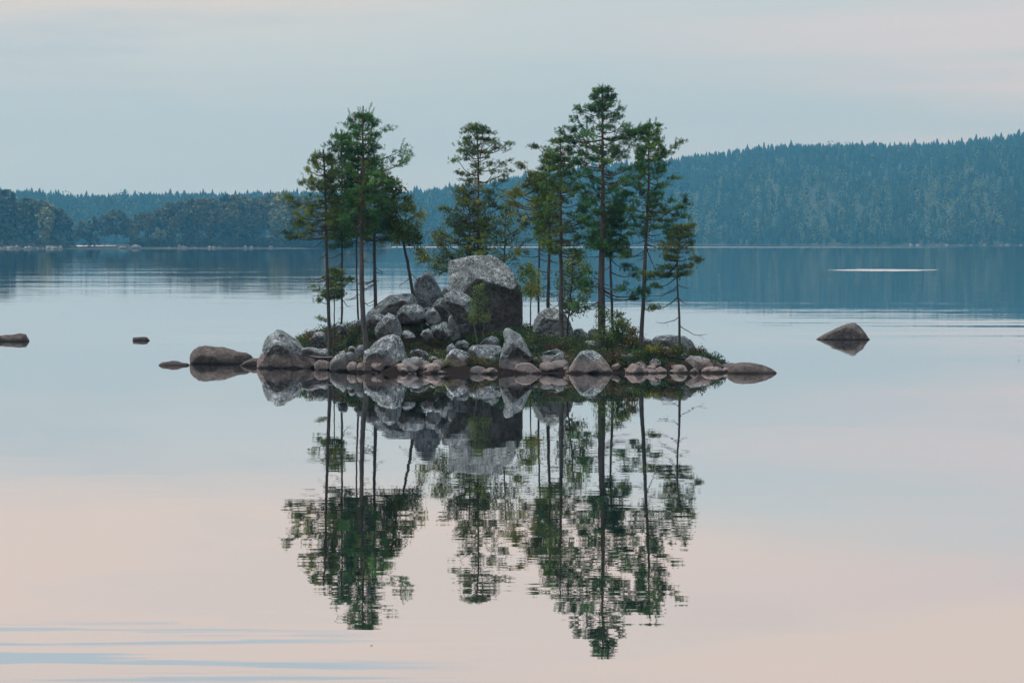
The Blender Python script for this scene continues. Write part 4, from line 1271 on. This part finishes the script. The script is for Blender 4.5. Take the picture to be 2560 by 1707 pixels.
tree('birch_sapling', 125.6, [(1326, 818), (1327, 760), (1327, 713), (1322, 655)], 4, 1.5,
     [(655, 1305), (672, 1291), (700, 1300), (720, 1308), (745, 1318)], [(655, 1335), (680, 1343), (710, 1348), (745, 1336)], 735,
     'little round-crowned birch sapling just right of the giant boulder', col=BIRCHG, kind='birch', seed=24, dens=1.1, tuft=0.13, bark=M_DARKBARK)
tree('birch_tree', 124.6, [(1420, 815), (1423, 760), (1428, 700), (1432, 630)], 5, 2,
     [(630, 1415), (660, 1408), (700, 1400), (740, 1405), (770, 1415)], [(630, 1450), (655, 1462), (690, 1475), (730, 1478), (765, 1450)], 780,
     'leafy young birch with several thin stems between the two thick pines', col=np.array([0.075, 0.108, 0.036]), kind='birch', seed=25, dens=0.6, tuft=0.14, bark=M_DARKBARK,
     boughs=((700, 1475, 735, -0.1, 1.2), (760, 1450, 785, 0.1, .6)))
# ------- right
tree('pine_tree', 121.6, [(1507, 848), (1505, 780), (1504, 670), (1506, 558), (1507, 430), (1508, 292), (1506, 218)], 20, 2.5,
     [(218, 1498), (228, 1494), (240, 1490), (250, 1482), (262, 1492), (277, 1455), (296, 1458), (303, 1475), (315, 1435), (328, 1440), (340, 1405), (352, 1420), (365, 1412), (384, 1436), (396, 1450), (411, 1412), (432, 1418), (450, 1440), (480, 1452), (520, 1450), (560, 1462), (600, 1460), (625, 1480)],
     [(218, 1514), (226, 1522), (240, 1535), (248, 1560), (273, 1563), (285, 1550), (296, 1543), (312, 1568), (325, 1552), (328, 1594), (345, 1600), (356, 1607), (372, 1580), (395, 1604), (418, 1608), (440, 1600), (455, 1608), (475, 1571), (520, 1560), (560, 1552), (600, 1545), (625, 1530)], 622,
     'tallest and thickest tree of the islet, a dark green pine with layered branches', col=np.array([0.028, 0.070, 0.030]), seed=26, spiky=0.22, dens=1.3, dead=12, rand_len=(0.5, 1.08), tuft=0.094,
     boughs=((350, 1404, 336, 0.1, 1.4), (345, 1594, 328, 0.0, 1.4), (715, 1455, 710, -0.3, 1.5), (718, 1478, 712, -0.5, 1.4), (700, 1470, 675, -0.3, 1.0), (715, 1555, 722, -0.5, 1.4), (722, 1606, 726, -0.3, 1.8), (745, 1445, 768, -0.2, 1.2), (752, 1475, 775, -0.4, 1.0), (735, 1578, 745, 0.2, 0.8)))
tree('pine_tree', 124.4, [(1531, 832), (1528, 757), (1527, 627), (1532, 560), (1540, 500)], 8, 3,
     [(500, 1525), (540, 1520), (580, 1515), (640, 1520)], [(500, 1560), (540, 1566), (580, 1568), (620, 1566), (660, 1562), (700, 1585)], 640,
     'shorter pine hidden tight behind the right side of the thickest pine', col=np.array([0.035, 0.078, 0.032]), seed=27, dens=1.3, dead=6, boughs=((680, 1582, 690, 0.1, 1.4), (645, 1560, 668, -.1, 1.3)), bark=M_DARKBARK)
tree('pine_tree', 121.3, [(1604, 850), (1608, 770), (1612, 692), (1615, 605), (1621, 498), (1622, 384), (1624, 298)], 12, 3,
     [(298, 1618), (312, 1612), (328, 1606), (345, 1608), (362, 1602), (374, 1591), (392, 1598), (410, 1600), (440, 1590), (470, 1580), (505, 1566), (517, 1556), (540, 1565), (580, 1580), (633, 1568)],
     [(298, 1630), (312, 1645), (349, 1645), (356, 1655), (370, 1664), (372, 1672), (390, 1674), (410, 1662), (425, 1665), (439, 1684), (456, 1683), (471, 1672), (485, 1658), (500, 1690), (520, 1708), (545, 1706), (560, 1680), (590, 1660)], 585,
     'tall pine with a gently curved reddish trunk, second tree from the right', col=np.array([0.034, 0.078, 0.030]), seed=28, spiky=0.30, dens=1.15, dead=16, rand_len=(0.45, 1.0),
     boughs=((400, 1688, 356, 0.0, 1.4), (530, 1711, 503, 0.0, 1.7), (545, 1707, 540, 0.0, 1.5), (625, 1566, 640, -0.1, 1.6), (545, 1556, 515, 0.0, 1.2), (610, 1650, 690, 0.0, 1.0)))
tree('pine_tree', 121.0, [(1700, 862), (1698, 770), (1696, 692), (1699, 605), (1706, 558)], 7, 2.5,
     [(558, 1690), (575, 1675), (590, 1660), (601, 1652), (640, 1660), (680, 1668), (700, 1680)], [(556, 1728), (575, 1726), (605, 1728), (625, 1733), (657, 1742), (668, 1735), (690, 1712)], 690,
     'slender low pine at the far right end of the islet', col=np.array([0.062, 0.085, 0.028]), seed=29, dens=0.85, dead=9, bark=M_DARKBARK,
     boughs=((660, 1622, 702, 0.0, 1.5), (655, 1650, 690, -0.2, 1.7), (690, 1645, 718, 0.1, 1.2), (740, 1640, 772, 0.0, 1.2), (590, 1728, 560, 0.0, 1.4), (665, 1742, 655, 0.1, 1.4)))
# ------- saplings and bushes
tree('birch_sapling', 121.9, [(1192, 858), (1183, 815), (1186, 770), (1198, 720), (1206, 702)], 4, 1.5,
     [(702, 1195), (720, 1182), (745, 1180), (770, 1185), (800, 1180)], [(702, 1212), (720, 1222), (745, 1225), (765, 1228), (800, 1200)], 800,
     'bright green birch sapling in front of the dark face of the giant boulder', col=np.array([0.078, 0.120, 0.042]), kind='birch', seed=30, dens=0.42, tuft=0.10, bark=M_BIRCH)
tree('birch_sapling', 122.1, [(1205, 848), (1208, 815), (1213, 790), (1222, 775)], 3, 1.5, [(775, 1205), (790, 1206)], [(775, 1230), (790, 1222)], 795,
     'thin pale-stemmed sapling close right of the bright green birch sapling', col=BIRCHG, kind='birch', seed=31, dens=0.6, tuft=0.09, bark=M_BIRCH)


def bush(D, px_, py_top, py_base, wpx, label, col, seed, tuft=0.11, dens=0.9):
    h = py_base - py_top
    tree('bush', D, [(px_, py_base), (px_ + 1, py_base - h * .5), (px_, py_top)], 3, 1.5,
         [(py_top, px_ - wpx * .25), (py_top + h * .4, px_ - wpx * .5), (py_base, px_ - wpx * .4)], [(py_top, px_ + wpx * .25), (py_top + h * .4, px_ + wpx * .5), (py_base, px_ + wpx * .4)],
         py_base - 3, label, col=np.array(col), kind='birch', seed=seed, dens=dens, tuft=tuft, bark=M_DARKBARK, cat='bush', top_spike=False)


bush(121.8, 1557, 802, 848, 42, 'leafy green bush right of the thickest pine', (0.075, 0.115, 0.035), 40)
bush(121.4, 1581, 822, 856, 30, 'small reddish-green bush left of the curved reddish pine', (0.12, 0.10, 0.04), 41)
bush(120.3, 1604, 874, 908, 46, 'dark green bush on the bank below the curved reddish pine', (0.06, 0.105, 0.03), 42)
bush(120.4, 1635, 858, 892, 38, 'yellow-green bush on the right bank in front of the smooth hump', (0.13, 0.14, 0.03), 43)
bush(120.2, 1662, 872, 902, 36, 'brownish-yellow heather bush right of the yellow-green bush', (0.10, 0.085, 0.035), 44)
bush(120.6, 1690, 864, 892, 34, 'dull green bush in front of the slender rightmost pine', (0.08, 0.105, 0.035), 45)
bush(121.6, 1742, 872, 897, 34, 'rusty low bush on the slope at the right tip of the islet', (0.085, 0.06, 0.035), 46)
bush(124.9, 752, 842, 872, 44, 'leafy green bush behind the right slope of the big triangular boulder', (0.065, 0.105, 0.04), 47, tuft=0.11)
bush(125.2, 770, 828, 858, 22, 'twiggy reddish shrub standing out above the left bank', (0.10, 0.075, 0.05), 48, tuft=0.07)
bush(122.0, 1262, 828, 862, 50, 'dark green shrub between the giant boulder and the pointed leaning boulder', (0.045, 0.085, 0.035), 49)
bush(119.3, 1118, 902, 926, 36, 'grassy green tuft at the waterline before the greenish-grey boulder', (0.09, 0.12, 0.05), 50, tuft=0.10)
bush(119.2, 1190, 885, 920, 34, 'rusty green plant on the shore before the flat-topped block', (0.12, 0.11, 0.05), 51, tuft=0.10)
bush(121.2, 1508, 770, 850, 46, 'leafy creeping shrub climbing round the foot of the thickest pine', (0.075, 0.12, 0.035), 52, tuft=0.10, dens=0.3)
bush(122.3, 1541, 772, 836, 38, 'thin leafy shrub at the foot of the hidden shorter pine', (0.08, 0.12, 0.04), 53, tuft=0.10, dens=0.35)

# ------------------------------------------------------------------ ground cover: heather, bilberry, moss
NC = 1900
cpx = RNG.uniform(712, 1828, NC)
cdf = np.interp(cpx, Df_x[:, 0], Df_x[:, 1])
cu = 0.55 + 7.6 * RNG.random(NC) ** 1.4
cD = cdf + cu
cX = (cpx - 1280) / FPX * cD
cz = ground_z(cpx, cD)
nv = np.array([mnoise.noise(Vector((a * 0.8, b * 0.8, 0.3))) for a, b in zip(cX, cD)])
nv2 = np.array([mnoise.noise(Vector((a * 2.1, b * 2.1, 5.3))) for a, b in zip(cX, cD)])
green = np.array([0.072, 0.150, 0.056]); brown = np.array([0.135, 0.095, 0.055]); moss = np.array([0.115, 0.135, 0.048]); dark = np.array([0.034, 0.066, 0.040])
mixb = np.clip(0.5 + nv * 2.0 + np.where(cpx > 1250, -0.4, 0.12), 0, 1)[:, None]
ctint = green * (1 - mixb) + brown * mixb
pick = RNG.random(NC)[:, None]
ctint = np.where(pick < 0.18, moss, np.where(pick > 0.7, dark, ctint)) * RNG.uniform(0.45, 1.5, (NC, 1))
crad = RNG.uniform(0.09, 0.30, NC)
chgt = crad * RNG.uniform(0.45, 1.1, NC) * (1 + 0.5 * np.clip(nv2, 0, 1))
ok = (cz > 0.14) & (nv2 > -0.5) & ~((cpx > 1610) & (cu > 2.6))
for (r0, r1, rD) in ROCKS:
    m_ = (r1 - r0) * 0.06
    ok &= ~((cpx > r0 + m_) & (cpx < r1 - m_) & (cD > rD - 1.5) & (cD < rD + 0.3) & (RNG.random(NC) < 0.88))
P_, T_ = [], []
for k in np.where(ok)[0]:
    n_ = int(26 + 150 * crad[k] ** 1.2)
    a_ = RNG.uniform(0, 2 * math.pi, n_); e_ = np.arcsin(RNG.uniform(0, 1, n_))
    sh = RNG.uniform(0.75, 1.08, n_)
    dx_, dy_ = crad[k] * np.cos(a_) * np.cos(e_) * sh, crad[k] * np.sin(a_) * np.cos(e_) * sh
    X_, D_ = cX[k] + dx_, cD[k] + dy_
    gz_ = ground_z(X_ * FPX / D_ + 1280, D_)
    P_.append(np.stack([X_, D_, np.maximum(gz_, 0.03) + chgt[k] * np.sin(e_) * sh + 0.03], -1))
    T_.append(ctint[k] * RNG.uniform(0.7, 1.3, (n_, 1)))
P_ = np.concatenate(P_); T_ = np.concatenate(T_)
V, F, C = needles(RNG, P_, np.tile([0, 0, 1.0], (len(P_), 1)), RNG.uniform(0.06, 0.12, len(P_)), 3, T_, leaf=True)
gc = link('ground_cover', make_mesh('ground_cover', V, [F], smooth=False, color=C), M_LEAF)
tag(gc, 'low heather, bilberry and moss covering the islet between the rocks', 'ground cover', kind='stuff')

# bleached stick
s7 = REG['R7']
pts = [P(s7[1] + x / s7[0], s7[2] + y / s7[0], 121.0) for x, y in ((690, 560), (780, 575), (880, 580), (960, 572), (1000, 590), (1030, 530))]
V, F = tube(pts, [0.012, 0.018, 0.018, 0.016, 0.012, 0.006], 6)
st = link('driftwood_stick', make_mesh('driftwood_stick', V, F), M_STICK)
tag(st, 'thin bleached stick lying on the shore stones right of the big triangular boulder', 'stick')

# ------------------------------------------------------------------ haze over the lake
bm = bmesh.new()
bmesh.ops.create_cube(bm, size=1)
for v_ in bm.verts:
    v_.co = Vector((v_.co.x * 5700, v_.co.y * 5700 + 2600, (v_.co.z + 0.5) * 186.7 - 1.7))
me = bpy.data.meshes.new('haze')
bm.to_mesh(me); bm.free()
mh = bpy.data.materials.new('haze'); mh.use_nodes = True
th = NT(mh.node_tree)
pv = th.n('ShaderNodeVolumePrincipled', {'Color': (0.12, 0.53, 0.86, 1), 'Density': 1.32e-4, 'Anisotropy': 0.0, 'Absorption Color': (1, 1, 1, 1)})
o_ = mh.node_tree.nodes.new('ShaderNodeOutputMaterial')
mh.node_tree.links.new(pv.outputs[0], o_.inputs['Volume'])
hz = link('haze', me, mh)
tag(hz, kind='stuff')
